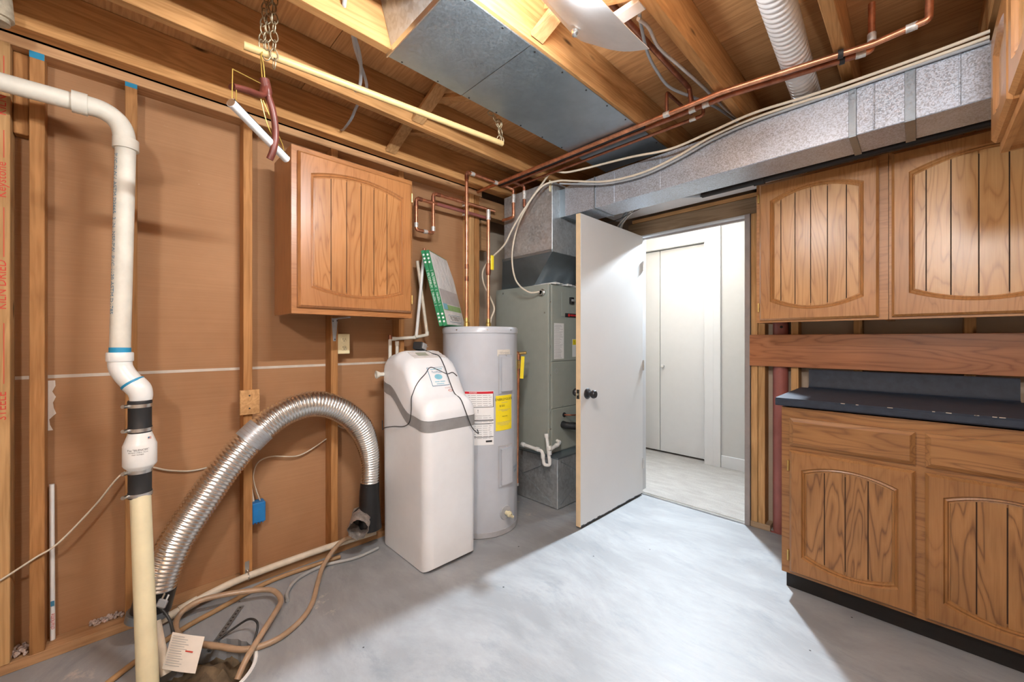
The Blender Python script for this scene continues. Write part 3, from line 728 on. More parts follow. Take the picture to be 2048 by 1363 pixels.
bm = bmesh.new()
for k in range(9): addbox(bm, -2.09+0.0, -1.90, 2.26+k*0.05, 2.312+k*0.05, 1.634+0.004*(k % 3), 1.640+0.006*((k*2) % 3))
tag(fin('insulation_scrap', bm, 'pvc_white', c), kind='stuff')
# return plenum under it
c = thing('return_plenum', (-2.15, 2.5, 0), 'low galvanized plenum box on the floor under the air handler', 'duct')
box('plenum_box', -2.5, -1.811, 2.222, 2.86, 0.004, 0.366, 'galvanized_dull', c, 0.004)
box('top_flange', -2.5, -1.808, 2.219, 2.86, 0.360, 0.371, 'galvanized', c, 0.002)
for pts in (((-1.86, 2.2215, 0.03), (-2.45, 2.2215, 0.34)), ((-1.86, 2.2215, 0.34), (-2.45, 2.2215, 0.03)), ((-1.8105, 2.26, 0.03), (-1.8105, 2.82, 0.34)), ((-1.8105, 2.26, 0.34), (-1.8105, 2.82, 0.03))):
    tube('cross_break', pts, 0.0016, 'galvanized', c, 6)
# condensate trap
c = thing('condensate_trap', (-1.88, 2.17, 0.3), 'white PVC condensate trap with an upright capped stub at the air handler', 'pipe')
r = 0.0125
tube('inlet_pipe', rounded([(-1.909, 2.335, 0.462), (-1.875, 2.335, 0.455), (-1.86, 2.205, 0.43)], 0.02), r, 'pvc_white', c, 14, False)
tube('vent_stub', [(-1.855, 2.19, 0.33), (-1.882, 2.185, 0.535)], r, 'pvc_white', c, 14, False)
tube('u_bend', rounded([(-1.855, 2.19, 0.37), (-1.855, 2.19, 0.318), (-1.895, 2.17, 0.318), (-1.90, 2.165, 0.40)], 0.02), r, 'pvc_white', c, 14, False)
tube('outlet_pipe', rounded([(-1.90, 2.165, 0.37), (-1.905, 2.162, 0.418), (-2.10, 2.155, 0.432)], 0.02), r, 'pvc_white', c, 14, False)
for p, d in (((-1.880, 2.185, 0.515), (-0.13, 0, 1)), ((-1.857, 2.19, 0.395), (-0.1, 0, 1)), ((-1.858, 2.19, 0.43), (-0.1, 0, 1)), ((-1.90, 2.166, 0.365), (0, 0, 1)), ((-1.935, 2.161, 0.420), (-1, 0, 0.07)), ((-2.075, 2.155, 0.430), (-1, 0, 0.07)), ((-1.868, 2.27, 0.442), (0.1, 1, 0.2))):
    lathe('fitting', [(0, 0), (0.0155, 0), (0.0165, 0.003), (0.0165, 0.025), (0.0155, 0.028), (0, 0.028)], 'pvc_white', c, 16, axis_M(p, d))
c = thing('refrigerant_line', (-1.88, 2.42, 0.55), 'fat black insulated refrigerant pipe entering the air handler low down', 'pipe')
tube('insulated_pipe', [(-1.908, 2.40, 0.575), (-1.86, 2.41, 0.57), (-1.80, 2.47, 0.567), (-1.78, 2.6, 0.565)], 0.027, 'black_rubber', c, 16)
tube('thin_line', [(-1.908, 2.42, 0.645), (-1.85, 2.46, 0.645), (-1.82, 2.6, 0.64)], 0.006, 'copper_dark', c, 10)
lathe('grommet', [(0.006, 0), (0.018, 0), (0.018, 0.006), (0.006, 0.008)], 'black_rubber', c, 16, axis_M((-1.909, 2.42, 0.645), (1, 0, 0)))

# ================================================================== WATER HEATER
HC = (-2.068, 1.720); HR = 0.248
c = thing('water_heater', (HC[0], HC[1], 0), 'tall light grey cylindrical water heater with a yellow energy label', 'water heater')
HM = Matrix.Translation((HC[0], HC[1], 0))
lathe('tank', [(0, 0.034), (HR, 0.034), (HR, 1.262), (0, 1.262)], 'tank_grey', c, 72, HM)
lathe('base_ring', [(0, 0), (HR-0.004, 0), (HR+0.002, 0.004), (HR+0.002, 0.036), (HR-0.002, 0.036), (0, 0.036)], 'tank_trim', c, 72, HM)
lathe('top_cap', [(0, 1.262), (HR+0.004, 1.262), (HR+0.004, 1.292), (HR-0.004, 1.302), (0, 1.304)], 'tank_grey', c, 72, HM)
def on_tank(phi0, s, z, off=0.001, squash=1):
    """bend flat x (metres along the surface) round the tank starting at angle phi0"""
    a = phi0+s/HR; return Vector((HC[0]+(HR+off)*math.cos(a), HC[1]+(HR+off)*math.sin(a), z))
def tank_patch(name, a0, a1, z0, z1, t, mat, parent, n=10):
    a0, a1 = math.radians(a0), math.radians(a1)
    return fin(name, addlathe(bmesh.new(), [(HR-0.002, z0), (HR+t, z0), (HR+t, z1), (HR-0.002, z1), (HR-0.002, z0)], n, HM, a0, a1), mat, parent, 40)
for z0, z1 in ((0.895, 1.115), (0.315, 0.545)):
    p = tank_patch('access_panel', -13.5, 13.5, z0-0.014, z1+0.014, 0.004, 'tank_trim', c)  # darker border paints in the shade of the gap round the cover
    q = tank_patch('panel_cover', -12.3, 12.3, z0-0.009, z1+0.009, 0.0055, 'tank_grey', p); tank_patch('panel_dome', -10, 10, z0+0.004, z1-0.004, 0.019, 'tank_grey', p)
    lathe('screw', [(0, 0), (0.005, 0), (0.004, 0.003), (0, 0.003)], 'bare_metal', p, 8, axis_M((HC[0]+HR+0.003, HC[1], z1+0.006), (1, 0, 0)))
for a in (9, 24): tank_patch('body_seam', a, a+1.2, 0.05, 1.258, 0.0018, 'tank_grey', c, 2)
def tank_text(s, size, a, z, mat, parent, squash=1.0):
    return text(s, size, None, mat, parent, bend=lambda v: on_tank(math.radians(a), v.x, z+v.y, 0.0035), squash=squash)
eg = tank_patch('energy_label', -17.5, 12.5, 0.655, 0.872, 0.0022, 'label_yellow', c)
box('fold', 0, 0, 0, 0, 0, 0, 'label_yellow', eg) if False else None
tank_text('ENERGYGUIDE', 0.021, -2.5, 0.848, 'ink_black', eg)
tank_text('$ 555', 0.017, -7, 0.808, 'ink_black', eg); tank_text('4622 kWh', 0.010, -2, 0.742, 'ink_black', eg)
for z, w_ in ((0.828, 0.05), (0.782, 0.10), (0.775, 0.05), (0.705, 0.11), (0.697, 0.105), (0.688, 0.07)):
    tank_patch('print_line', -2.5-math.degrees(w_/2/HR), -2.5+math.degrees(w_/2/HR), z, z+0.0016, 0.0030, 'ink_grey', eg, 4)
wl = tank_patch('warning_label', -62, -20.5, 0.575, 0.905, 0.0015, 'paper_white', c)
tank_patch('red_header', -62, -21, 0.889, 0.903, 0.0022, 'label_red', wl)
tank_text('DANGER', 0.012, -50, 0.896, 'ink_white', wl)
for z in (0.806, 0.727, 0.722, 0.705, 0.623): tank_patch('rule_line', -61.5, -21, z, z+0.003, 0.0022, 'ink_black', wl)
tank_patch('rule_line', -21.6, -20.8, 0.806, 0.890, 0.0022, 'ink_black', wl, 2)
tank_text('!', 0.03, -43, 0.782, 'ink_black', wl)
for k in range(22):
    z = 0.878-k*0.0125
    if 0.76 < z < 0.81: continue
    tank_patch('print_line', -58+random.random()*3, -26+random.random()*3, z, z+0.0028, 0.002, 'ink_grey', wl, 4)
tank_patch('maker_mark', -32, -23, 0.592, 0.603, 0.0023, 'ink_black', wl, 3)
bg = tank_patch('brand_badge', -15, 9, 1.118, 1.158, 0.002, 'badge_cream', c)
tank_text('Whirlpool', 0.019, -2.5, 1.139, 'ink_grey', bg)
tank_text('|||||||||||', 0.02, 24, 0.40, 'ink_blue', c); tank_text('||||||||', 0.02, 24, 0.375, 'ink_blue', c)
va = math.radians(-2)
lathe('drain_plate', [(0, 0), (0.045, 0), (0.043, 0.006), (0, 0.008)], 'tank_trim', c, 24, axis_M((HC[0]+HR-0.002, HC[1], 0.135), (1, 0, 0)))
lathe('drain_valve', [(0, 0), (0.013, 0), (0.013, 0.02), (0.018, 0.022), (0.018, 0.035), (0.010, 0.038), (0.010, 0.048), (0.006, 0.048), (0.006, 0.03), (0, 0.03)], 'pvc_cream', c, 18, axis_M((HC[0]+HR+0.004, HC[1], 0.135), (1, 0, 0)))
tube('valve_handle', [(HC[0]+HR+0.03, HC[1], 0.13), (HC[0]+HR+0.035, HC[1]+0.03, 0.108)], 0.009, 'pvc_cream', c, 10)
for a in (-75, -30, 10): lathe('screw', [(0, 0), (0.005, 0), (0.004, 0.003), (0, 0.003)], 'bare_metal', c, 8, axis_M((HC[0]+(HR+0.004)*math.cos(math.radians(a)), HC[1]+(HR+0.004)*math.sin(math.radians(a)), 1.282), (math.cos(math.radians(a)), math.sin(math.radians(a)), 0)))
# relief pipe
c = thing('relief_pipe', (-1.93, 1.945, 0.1), 'copper relief pipe hanging down the side of the water heater', 'pipe')
rp = Vector((-1.955, 1.968, 0))
tube('elbow', rounded([(HC[0]+0.10, HC[1]+0.222, 1.125), (rp.x, rp.y, 1.125), (rp.x, rp.y, 1.08)], 0.02), 0.017, 'copper', c, 14, False)
tube('test_lever', [(rp.x, rp.y, 1.125), (rp.x+0.05, rp.y+0.03, 1.13)], 0.010, 'brass', c, 10)
lathe('union_nut', [(0, 0), (0.018, 0), (0.018, 0.03), (0.015, 0.034), (0.015, 0.055), (0, 0.055)], 'brass', c, 8, Matrix.Translation((rp.x, rp.y, 1.02)), 20)
tube('drop_pipe', [(rp.x, rp.y, 1.06), (rp.x-0.008, rp.y-0.006, 0.215)], 0.0115, 'copper', c, 14)
lathe('end_collar', [(0, 0), (0.014, 0), (0.014, 0.018), (0, 0.018)], 'solder', c, 14, Matrix.Translation((rp.x-0.008, rp.y-0.006, 0.205)))
box('warning_tag', -0.012, 0.012, -0.0006, 0.0006, -0.155, 0, 'label_yellow', c, 0, Matrix.Translation((rp.x+0.034, rp.y+0.012, 1.105)) @ Matrix.Rotation(0.08, 4, 'Y') @ Matrix.Rotation(0.7, 4, 'Z'))

# ================================================================== WATER SOFTENER
c = thing('water_softener', (-2.02, 1.29, 0), 'white plastic water softener with a grey band and a sloped lid', 'water softener')
SX0, SX1, SY0, SY1 = -2.272, -1.772, 1.110, 1.458
def half_width(x, r=0.055, bulge=0.012):
    hw = (SY1-SY0)/2
    for e in (x-SX0, SX1-x):
        if e < r: hw -= r-math.sqrt(max(0, r*r-(r-e)**2))
    return hw
def lerp_tab(x, tab):
    for (a, va), (b, vb) in zip(tab, tab[1:]):
        if x <= b: t = (x-a)/(b-a); t = t*t*(3-2*t); return va+(vb-va)*max(0, t)
    return tab[-1][1]
BT = [(SX0, 0.925), (SX0+0.1, 0.90), (-1.92, 0.755), (SX1, 0.735)]          # top edge of the body
LT = [(SX0, 1.05), (SX0+0.05, 1.135), (SX0+0.16, 1.155), (-2.03, 1.125), (-1.83, 0.905), (SX1+0.001, 0.865)]
xs = [SX0+0.0005, SX0+0.004, SX0+0.012, SX0+0.025, SX0+0.04, SX0+0.055]+[SX0+0.055+(SX1-SX0-0.11)*k/16 for k in range(1, 16)]+[SX1-0.055, SX1-0.04, SX1-0.025, SX1-0.012, SX1-0.004, SX1-0.0005]
ym = (SY0+SY1)/2
def sect(x, zb, zt, grow=0.0, rc=0.0, taper=0.0):
    hw = half_width(x)+grow; n = 5; P = [(x, ym-hw+taper, zb), (x, ym+hw-taper, zb)]
    if rc <= 0: return P+[(x, ym+hw, zt), (x, ym-hw, zt)]
    rz = min(rc, (zt-zb)*0.9)
    for k in range(n+1): a = math.pi/2*k/n; P.append((x, ym+hw-rc+rc*math.cos(a), zt-rz+rz*math.sin(a)))
    for k in range(n+1): a = math.pi/2*(1-k/n); P.append((x, ym-hw+rc-rc*math.cos(a), zt-rz+rz*math.sin(a)))
    return P
bt = lambda x: lerp_tab(x, BT); bt2 = lambda x: bt(x)+0.058
loft('tub', [sect(x, 0.004+0.02*max(0, (x-SX1+0.055)/0.055)**2+0.02*max(0, (SX0+0.055-x)/0.055)**2, bt(x), taper=0.006) for x in xs], 'softener_white', c, 35)
cx = (SX0+SX1)/2
loft('band', [sect(cx+(x-cx)*1.004, bt(x), bt2(x), grow=0.002) for x in xs], 'softener_band', c, 35)
def lid_r(x): return min(0.085, half_width(x)*0.55)
lid = loft('lid', [sect(cx+(x-cx)*1.002, bt2(x)+0.002, max(bt2(x)+0.03, lerp_tab(x, LT)-0.03*max(0, (x-(SX1-0.04))/0.04)**2), grow=0.001, rc=lid_r(x)) for x in xs], 'softener_white', c, 50)
def lid_pt(x, y, off=0.002):
    z = lerp_tab(x, LT); dz = (lerp_tab(x+0.004, LT)-lerp_tab(x-0.004, LT))/0.008
    n = Vector((-dz, 0, 1)).normalized(); return Vector((x, y, z))+n*off
def lid_patch(name, x0, x1, y0, y1, t, mat, parent, n=8):
    bm = bmesh.new(); rows = []
    for k in range(n+1):
        x = x0+(x1-x0)*k/n; rows.append([bm.verts.new(lid_pt(x, y, o)) for y, o in ((y0, -0.004), (y0, t), (y1, t), (y1, -0.004))])
    for a, b in zip(rows, rows[1:]):
        for i in range(4): bm.faces.new((a[i], a[(i+1) % 4], b[(i+1) % 4], b[i]))
    bm.faces.new(rows[0]); bm.faces.new(rows[-1]); return fin(name, bm, mat, parent, 40)
pn = lid_patch('control_panel', -2.085, -2.005, 1.185, 1.395, 0.003, 'softener_panel', c)
lid_patch('display', -2.072, -2.026, 1.225, 1.295, 0.0045, 'lcd', pn)
for k, y in enumerate((1.32, 1.345, 1.37)): lid_patch('button', -2.05, -2.03, y, y+0.016, 0.004, 'softener_panel', pn, 2)
st = lid_patch('dealer_sticker', -1.958, -1.895, 1.232, 1.345, 0.0025, 'ink_blue', c)
lid_patch('sticker_face', -1.9565, -1.8965, 1.234, 1.343, 0.0032, 'softener_white', st)
def lid_text(s, size, x, y, mat, parent):
    return text(s, size, None, mat, parent, bend=lambda v: lid_pt(x-v.y*0.78, y+v.x, 0.0042))
lid_text('PureWater', 0.015, -1.941, 1.288, 'ink_blue', st)
bm = bmesh.new(); ring = [bm.verts.new(lid_pt(-1.925+0.009*math.sin(a), 1.288+0.026*math.cos(a), 0.004)) for a in [2*math.pi*k/20 for k in range(20)]]; bm.faces.new(ring)
fin('sticker_emblem', bm, 'ink_cyan', st)
for y0, y1, x in ((1.255, 1.285, -1.909), (1.29, 1.322, -1.909), (1.262, 1.312, -1.9015), (1.25, 1.33, -1.951)): lid_patch('print_line', x-0.0012, x+0.0012, y0, y1, 0.0040, 'ink_cyan', st, 2)
ms = lid_text('ECOWATER', 0.010, -1.884, 1.332, 'ink_pink', c); ms.name = 'maker_script'
bm = bmesh.new()
for r0 in (0.015, ):
    A = [bm.verts.new(lid_pt(-1.872+0.006*math.sin(a), 1.335+0.016*math.cos(a), 0.003)) for a in [2*math.pi*k/20 for k in range(20)]]
    B = [bm.verts.new(lid_pt(-1.872+0.003*math.sin(a), 1.335+0.010*math.cos(a), 0.003)) for a in [2*math.pi*k/20 for k in range(20)]]
    for k in range(20): bm.faces.new((A[k], A[(k+1) % 20], B[(k+1) % 20], B[k]))
fin('maker_emblem', bm, 'ink_pink', c)
lathe('overflow_elbow', [(0.010, 0), (0.012, 0.0), (0.012, 0.03), (0.022, 0.05), (0.024, 0.056), (0.018, 0.058), (0.009, 0.03), (0.009, 0)], 'pvc_dusty', c, 18, axis_M((-2.235, SY0+0.012, 1.015), (-0.1, -1, -0.03)))
# power brick and cord lying on the lid
c = thing('power_adapter', (-2.13, 1.28, 1.155), 'black plug-in transformer lying on top of the water softener', 'adapter')
MA = Matrix.Translation((-2.125, 1.285, 1.158)) @ Matrix.Rotation(0.5, 4, 'Z') @ Matrix.Rotation(-0.25, 4, 'X')
box('case', -0.032, 0.032, -0.028, 0.028, 0.0, 0.046, 'black_rubber', c, 0.006, MA)
box('front_plate', 0.032, 0.036, -0.025, 0.025, 0.004, 0.042, 'ink_grey', c, 0.002, MA)
for y in (-0.008, 0.008): box('prong', 0.036, 0.052, y-0.003, y+0.003, 0.022, 0.024, 'bare_metal', c, 0, MA)
def lid_path(seq, off): return [lid_pt(x, y, off) if z is None else Vector((x, y, z)) for x, y, z in seq]
tube('cord', lid_path([(-2.10, 1.31, None), (-2.06, 1.335, None), (-2.01, 1.35, None), (-1.96, 1.352, None), (-1.90, 1.352, None), (-1.85, 1.348, None), (-1.80, 1.352, None), (-1.764, 1.362, 0.82), (-1.758, 1.40, 0.73), (-1.762, 1.45, 0.685), (-1.79, 1.466, 0.70)], 0.004), 0.0028, 'cable_black', c)
def lid_surf(x, y, off=0.004):
    zt = max(bt2(x)+0.03, lerp_tab(x, LT)); zb = bt2(x)+0.002; rc = lid_r(x); rz = min(rc, (zt-zb)*0.9); d = rc-(half_width(x)-abs(y-ym))
    return Vector((x, y, (zt if d <= 0 else zt-rz+rz*math.sqrt(max(0, 1-(d/rc)**2)))+off))
c = tube('sensor_wire', [lid_surf(x, y, 0.0065) for x, y in ((-1.93, 1.425), (-1.935, 1.395), (-1.93, 1.352), (-1.945, 1.30), (-1.955, 1.255), (-1.935, 1.21), (-1.92, 1.165), (-1.912, 1.135), (-1.908, 1.118))]+[Vector(p) for p in ((-1.905, 1.1045, 0.905), (-1.905, 1.1035, 0.84), (-1.925, 1.1035, 0.775), (-1.99, 1.1035, 0.742), (-2.10, 1.1035, 0.725), (-2.21, 1.1035, 0.70), (-2.235, 1.1035, 0.685), (-2.238, 1.1035, 0.74))], 0.0024, 'cable_black')
tag(c, 'thin black wire lying across the softener sticker and down its side', 'wire')

# ================================================================== SUMP DISCHARGE PIPE
c = thing('sump_discharge_pipe', (-1.875, 0.07, 0.0), 'white and cream PVC discharge pipe with a check valve rising from the sump', 'pipe')
PVR = 0.0302
tube('overhead_pipe', [(-2.155, -1.2, 2.07), (-2.155, -0.10, 2.088)], PVR, 'pvc_dusty', c, 24)
el = [(-2.155, -0.105, 2.088), (-2.155, -0.06, 2.086), (-2.155, -0.025, 2.068), (-2.152, -0.004, 2.035), (-2.150, 0.004, 1.985)]
tube('elbow', el, PVR+0.003, 'pvc_dusty', c, 24)
lathe('elbow_socket', [(PVR, 0), (PVR+0.008, 0), (PVR+0.008, 0.04), (PVR, 0.04)], 'pvc_dusty', c, 28, axis_M((-2.155, -0.135, 2.088), (0, 1, 0)))
lathe('elbow_socket', [(PVR, 0), (PVR+0.008, 0), (PVR+0.008, 0.04), (PVR, 0.04)], 'pvc_dusty', c, 28, axis_M((-2.1495, 0.006, 1.955), (0, 0, 1)))
up = tube('riser_pipe', [(-2.149, 0.006, 1.985), (-2.132, -0.010, 1.165)], PVR, 'pvc_dusty', c, 28)
def pipe_text(s, size, z0, z1, phi, mat):
    a, b = Vector((-2.149, 0.006, 1.985)), Vector((-2.132, -0.010, 1.165))
    def bend(v):
        z = z0-v.x; t = (a.z-z)/(a.z-b.z); o = a+(b-a)*t; q = phi+v.y/PVR
        return Vector((o.x+(PVR+0.0006)*math.cos(q), o.y+(PVR+0.0006)*math.sin(q), z))
    text(s, size, None, mat, up, bend=bend, align='LEFT', squash=1.0)
pipe_text('PVC-DWV ASTM D2665  2 IN  NSF-PW  PVC 1120 ASTM D1785', 0.0225, 1.93, 1.25, math.radians(-62), 'ink_blue')
tube('primer_ring', [(-2.1325, -0.0095, 1.190), (-2.132, -0.010, 1.168)], PVR+0.0012, 'blue_primer', c, 28)
lathe('hub', [(PVR, 0), (PVR+0.008, 0), (PVR+0.009, 0.004), (PVR+0.009, 0.030), (PVR+0.007, 0.034), (PVR, 0.034)], 'pvc_white', c, 28, axis_M((-2.132, -0.010, 1.138), (0, 0, 1)))
tube('bend_fitting', spline([(-2.132, -0.010, 1.15), (-2.130, -0.008, 1.115), (-2.122, 0.006, 1.082), (-2.112, 0.026, 1.052)], 5), PVR+0.005, 'pvc_white', c, 24, False)
tube('primer_ring', [(-2.1135, 0.0235, 1.056), (-2.111, 0.028, 1.049)], PVR+0.0085, 'blue_primer', c, 24, False)
tube('bend_fitting', spline([(-2.113, 0.025, 1.054), (-2.103, 0.042, 1.03), (-2.098, 0.048, 1.006), (-2.097, 0.047, 0.985)], 5), [PVR+0.008]*5+[PVR+0.008-0.0006*k for k in range(11)], 'pvc_white', c, 24, False)
vx, vy = -2.094, 0.045
def clamp(z, mat='bare_metal'):
    o = lathe('hose_clamp', [(0.035, 0), (0.0372, 0), (0.0372, 0.013), (0.035, 0.013)], mat, c, 28, Matrix.Translation((vx, vy, z)))
    a = Vector((vx+0.010, vy-0.036, z+0.0065)); tube('clamp_screw', [a, a+Vector((0.016, -0.012, 0.002))], 0.007, 'bare_metal', o, 10)
for z0, z1 in ((0.865, 0.988), (0.618, 0.730)):
    lathe('rubber_coupling', [(0.0, z0), (0.0345, z0), (0.036, z0+0.004), (0.036, z0+0.02), (0.0345, z0+0.024), (0.0345, z1-0.024), (0.036, z1-0.02), (0.036, z1-0.004), (0.0345, z1), (0, z1)], 'black_rubber', c, 28, Matrix.Translation((vx, vy, 0)))
for z in (0.962, 0.870, 0.712, 0.623): clamp(z)
vb = lathe('check_valve', [(0, 0.725), (0.036, 0.725), (0.047, 0.738), (0.050, 0.744), (0.050, 0.818), (0.047, 0.826), (0.035, 0.862), (0.033, 0.872), (0, 0.872)], 'pvc_white', c, 32, Matrix.Translation((vx, vy, 0)))
def valve_text(s, size, z, mat='ink_black'):
    ph = math.atan2(-vy, -vx)-0.12
    text(s, size, None, mat, vb, bend=lambda v: Vector((vx+0.0506*math.cos(ph+v.x/0.05), vy+0.0506*math.sin(ph+v.x/0.05), z+v.y)))
valve_text('The "SILENCER"', 0.0095, 0.806); valve_text('AIRTIGHT CHECK VALVE', 0.0052, 0.797); valve_text('PART NUMBER', 0.0052, 0.789)
ph = math.atan2(-vy, -vx)+0.55
for dz, col_, hh in ((0.0, 'ink_pink', 0.012), (0.006, 'ink_blue', 0.006)):
    bm = bmesh.new()
    A = [bm.verts.new((vx+(0.0415+0.0008)*math.cos(ph+t), vy+(0.0415+0.0008)*math.sin(ph+t), 0.838+dz+z)) for t, z in ((0, 0), (0.3 if dz == 0 else 0.14, 0), (0.3 if dz == 0 else 0.14, hh), (0, hh))]
    bm.faces.new(A); f = fin('flag_sticker', bm, col_, vb)
tube('lower_pipe', [(-2.092, 0.046, 0.64), (-1.885, 0.064, -0.10)], PVR+0.0005, 'pvc_cream', c, 28)

# ================================================================== FLEXIBLE DUCT
c = thing('flexible_duct', (-2.2, 0.116, 0.1), 'shiny corrugated aluminium flexible duct arching along the stud wall', 'duct')
path = [(-2.215, 0.092, 0.160), (-2.212, 0.118, 0.257), (-2.21, 0.168, 0.377), (-2.20, 0.248, 0.515), (-2.20, 0.338, 0.649), (-2.20, 0.445, 0.768), (-2.20, 0.562, 0.855), (-2.20, 0.701, 0.888), (-2.21, 0.841, 0.842), (-2.225, 0.958, 0.732), (-2.250, 1.022, 0.590), (-2.262, 1.040, 0.470), (-2.262, 1.036, 0.360)]
P = spline(path, 24)
# resample to even steps for the corrugation
L = [0]
for a, b in zip(P, P[1:]): L.append(L[-1]+(b-a).length)
def at_len(s):
    for i in range(len(L)-1):
        if L[i+1] >= s: t = (s-L[i])/(L[i+1]-L[i]); return P[i].lerp(P[i+1], t)
    return P[-1]
tot = L[-1]; step = 0.0155; n = int(tot/step)
bm = bmesh.new(); pts = []; rad = []
def rbase(f): return 0.064 if f < 0.78 else 0.064-0.014*min(1, (f-0.78)/0.15)
for k in range(n):
    for j, q in enumerate((0.0, 0.0050, 0.0056, 0.0012)):
        s = (k+j/4)*step; pts.append(at_len(s)); rad.append(rbase(s/tot)+q-0.003)
addtube(bm, pts, rad, 28)
fin('corrugated_tube', bm, 'foil_metal', c, 60)
s0 = tot*0.395
fl = [at_len(s0+0.004*k) for k in range(20)]
tube('tape_band', fl, 0.0665, 'duct_tape', c, 28, False)
tube('end_collar', [at_len(0.0)+Vector((0.0, -0.012, -0.055)), at_len(0.03)], 0.0668, 'black_tape', c, 28, False)
lathe('collar_ring', [(0.055, 0), (0.069, 0), (0.069, 0.03), (0.055, 0.03)], 'galvanized', c, 28, axis_M((-2.212, 0.068, 0.085), (0, 0.18, 1)))
tube('lower_wrap', [(-2.262, 1.038, 0.385), (-2.264, 1.036, 0.30), (-2.264, 1.038, 0.20), (-2.262, 1.04, 0.11)], [0.053+0.0005*k for k in range(25)], 'black_tape', c, 20)
c = thing('foil_duct_stub', (-2.25, 0.98, 0.05), 'crumpled dirty foil duct end lying open beside the white softener', 'duct')
bm = bmesh.new(); a, b = Vector((-2.165, 0.925, 0.172)), Vector((-2.305, 1.012, 0.190)); pts = [a.lerp(b, k/9) for k in range(10)]
addtube(bm, [a]+pts, [0.054]+[0.070]*10, 26, False); addtube(bm, pts, 0.054, 26, False)
bmesh.ops.remove_doubles(bm, verts=bm.verts, dist=1e-5)
for v in bm.verts: v.co += Vector((random.uniform(-1, 1), random.uniform(-1, 1), random.uniform(-1, 1)))*0.005
fin('foil_sleeve', bm, 'dirty_foil', c, 30)
tube('dark_inside', [pts[7], pts[8]], 0.055, 'black_tape', c, 20, False)
# ================================================================== FLOOR PIPES AND HOSES
c = thing('floor_drain_pipe', (-2.30, 0.6, 0.02), 'dusty white PVC pipe strapped along the bottom plate', 'pipe')
tube('pipe_run', [(-2.236, 0.04, 0.022), (-2.252, 0.10, 0.024), (-2.2975, 0.30, 0.046), (-2.3015, 0.45, 0.062), (-2.3015, 0.80, 0.066), (-2.30, 1.09, 0.058)], 0.0165, 'pvc_aged', c, 14)
tube('coupling', [(-2.270, 0.173, 0.031), (-2.288, 0.240, 0.039)], 0.0205, 'pvc_aged', c, 16)
box('pipe_strap', -2.3245, -2.3235, 0.428, 0.446, 0.06, 0.125, 'bare_metal', c)
tube('strap_loop', [(-2.3235, 0.437, 0.082), (-2.302, 0.437, 0.0815), (-2.2835, 0.437, 0.068), (-2.284, 0.437, 0.055), (-2.300, 0.437, 0.043)], 0.0022, 'bare_metal', c, 8)
hz = 0.012
c = tube('drain_hose', [(-2.258, 1.07, 0.105), (-2.262, 0.97, 0.095), (-2.258, 0.87, 0.092), (-2.18, 0.755, 0.05), (-2.085, 0.690, 0.02), (-1.954, 0.623, hz), (-1.862, 0.545, hz), (-1.812, 0.443, hz), (-1.835, 0.345, hz), (-1.912, 0.268, 0.022), (-2.015, 0.198, 0.020), (-2.14, 0.158, hz), (-2.222, 0.170, 0.035), (-2.225, 0.230, 0.065), (-2.205, 0.320, 0.065), (-2.165, 0.430, 0.055), (-2.12, 0.500, 0.045), (-2.03, 0.512, 0.036), (-1.955, 0.470, 0.036), (-1.855, 0.400, 0.036), (-1.785, 0.335, 0.012), (-1.755, 0.300, -0.03)], 0.0115, 'hose_brown', seg=12)
tag(c, 'looped brown plastic drain hose lying on the floor and dipping into the sump', 'hose')
c = tube('tan_hose', [(-2.245, 0.86, 0.018), (-2.262, 0.74, 0.014), (-2.275, 0.60, 0.012), (-2.262, 0.48, 0.012), (-2.20, 0.305, 0.011), (-2.155, 0.180, 0.0105), (-2.06, 0.035, 0.011), (-1.99, -0.05, 0.011)], 0.0105, 'hose_tan', seg=12)
tag(c, 'tan hose lying straight along the floor beside the bottom plate', 'hose')
c = tube('grey_hose', [(-2.200, 1.06, 0.010), (-2.19, 0.92, 0.009), (-2.235, 0.77, 0.009), (-2.205, 0.635, 0.009), (-2.125, 0.565, 0.009), (-2.052, 0.545, 0.009)], 0.0085, 'hose_grey', seg=10)
tag(c, 'grey hose with an open end lying on the floor near the bottom plate', 'hose')
c = tube('black_cable', [(-1.985, 0.270, 0.006), (-1.985, 0.325, 0.025), (-1.955, 0.375, 0.055), (-1.905, 0.395, 0.05), (-1.862, 0.372, 0.008), (-1.835, 0.34, -0.03)], 0.0045, 'cable_black', seg=8)
tag(c, 'short black cable arching over the edge of the sump', 'cable')
# perforated strap reaching into the pit
c = thing('perforated_strap', (-2.05, 0.31, 0), 'narrow perforated steel strap lying across the floor into the sump', 'strap')
a, b = Vector((-2.165, 0.385, 0.004)), Vector((-1.925, 0.232, 0.006)); d = (b-a).normalized(); M = frame_M(a, d, Vector((0, 0, 1)).cross(d)); LL = (b-a).length
box('strap_band', 0, LL, -0.011, 0.011, -0.001, 0.001, 'galvanized', c, 0, M)
for k in range(13): lathe('hole', [(0, 0), (0.0042, 0), (0.0042, 0.0004), (0, 0.0004)], 'black_rubber', c, 10, M @ Matrix.Translation((0.012+k*LL/13, 0, 0.001)))
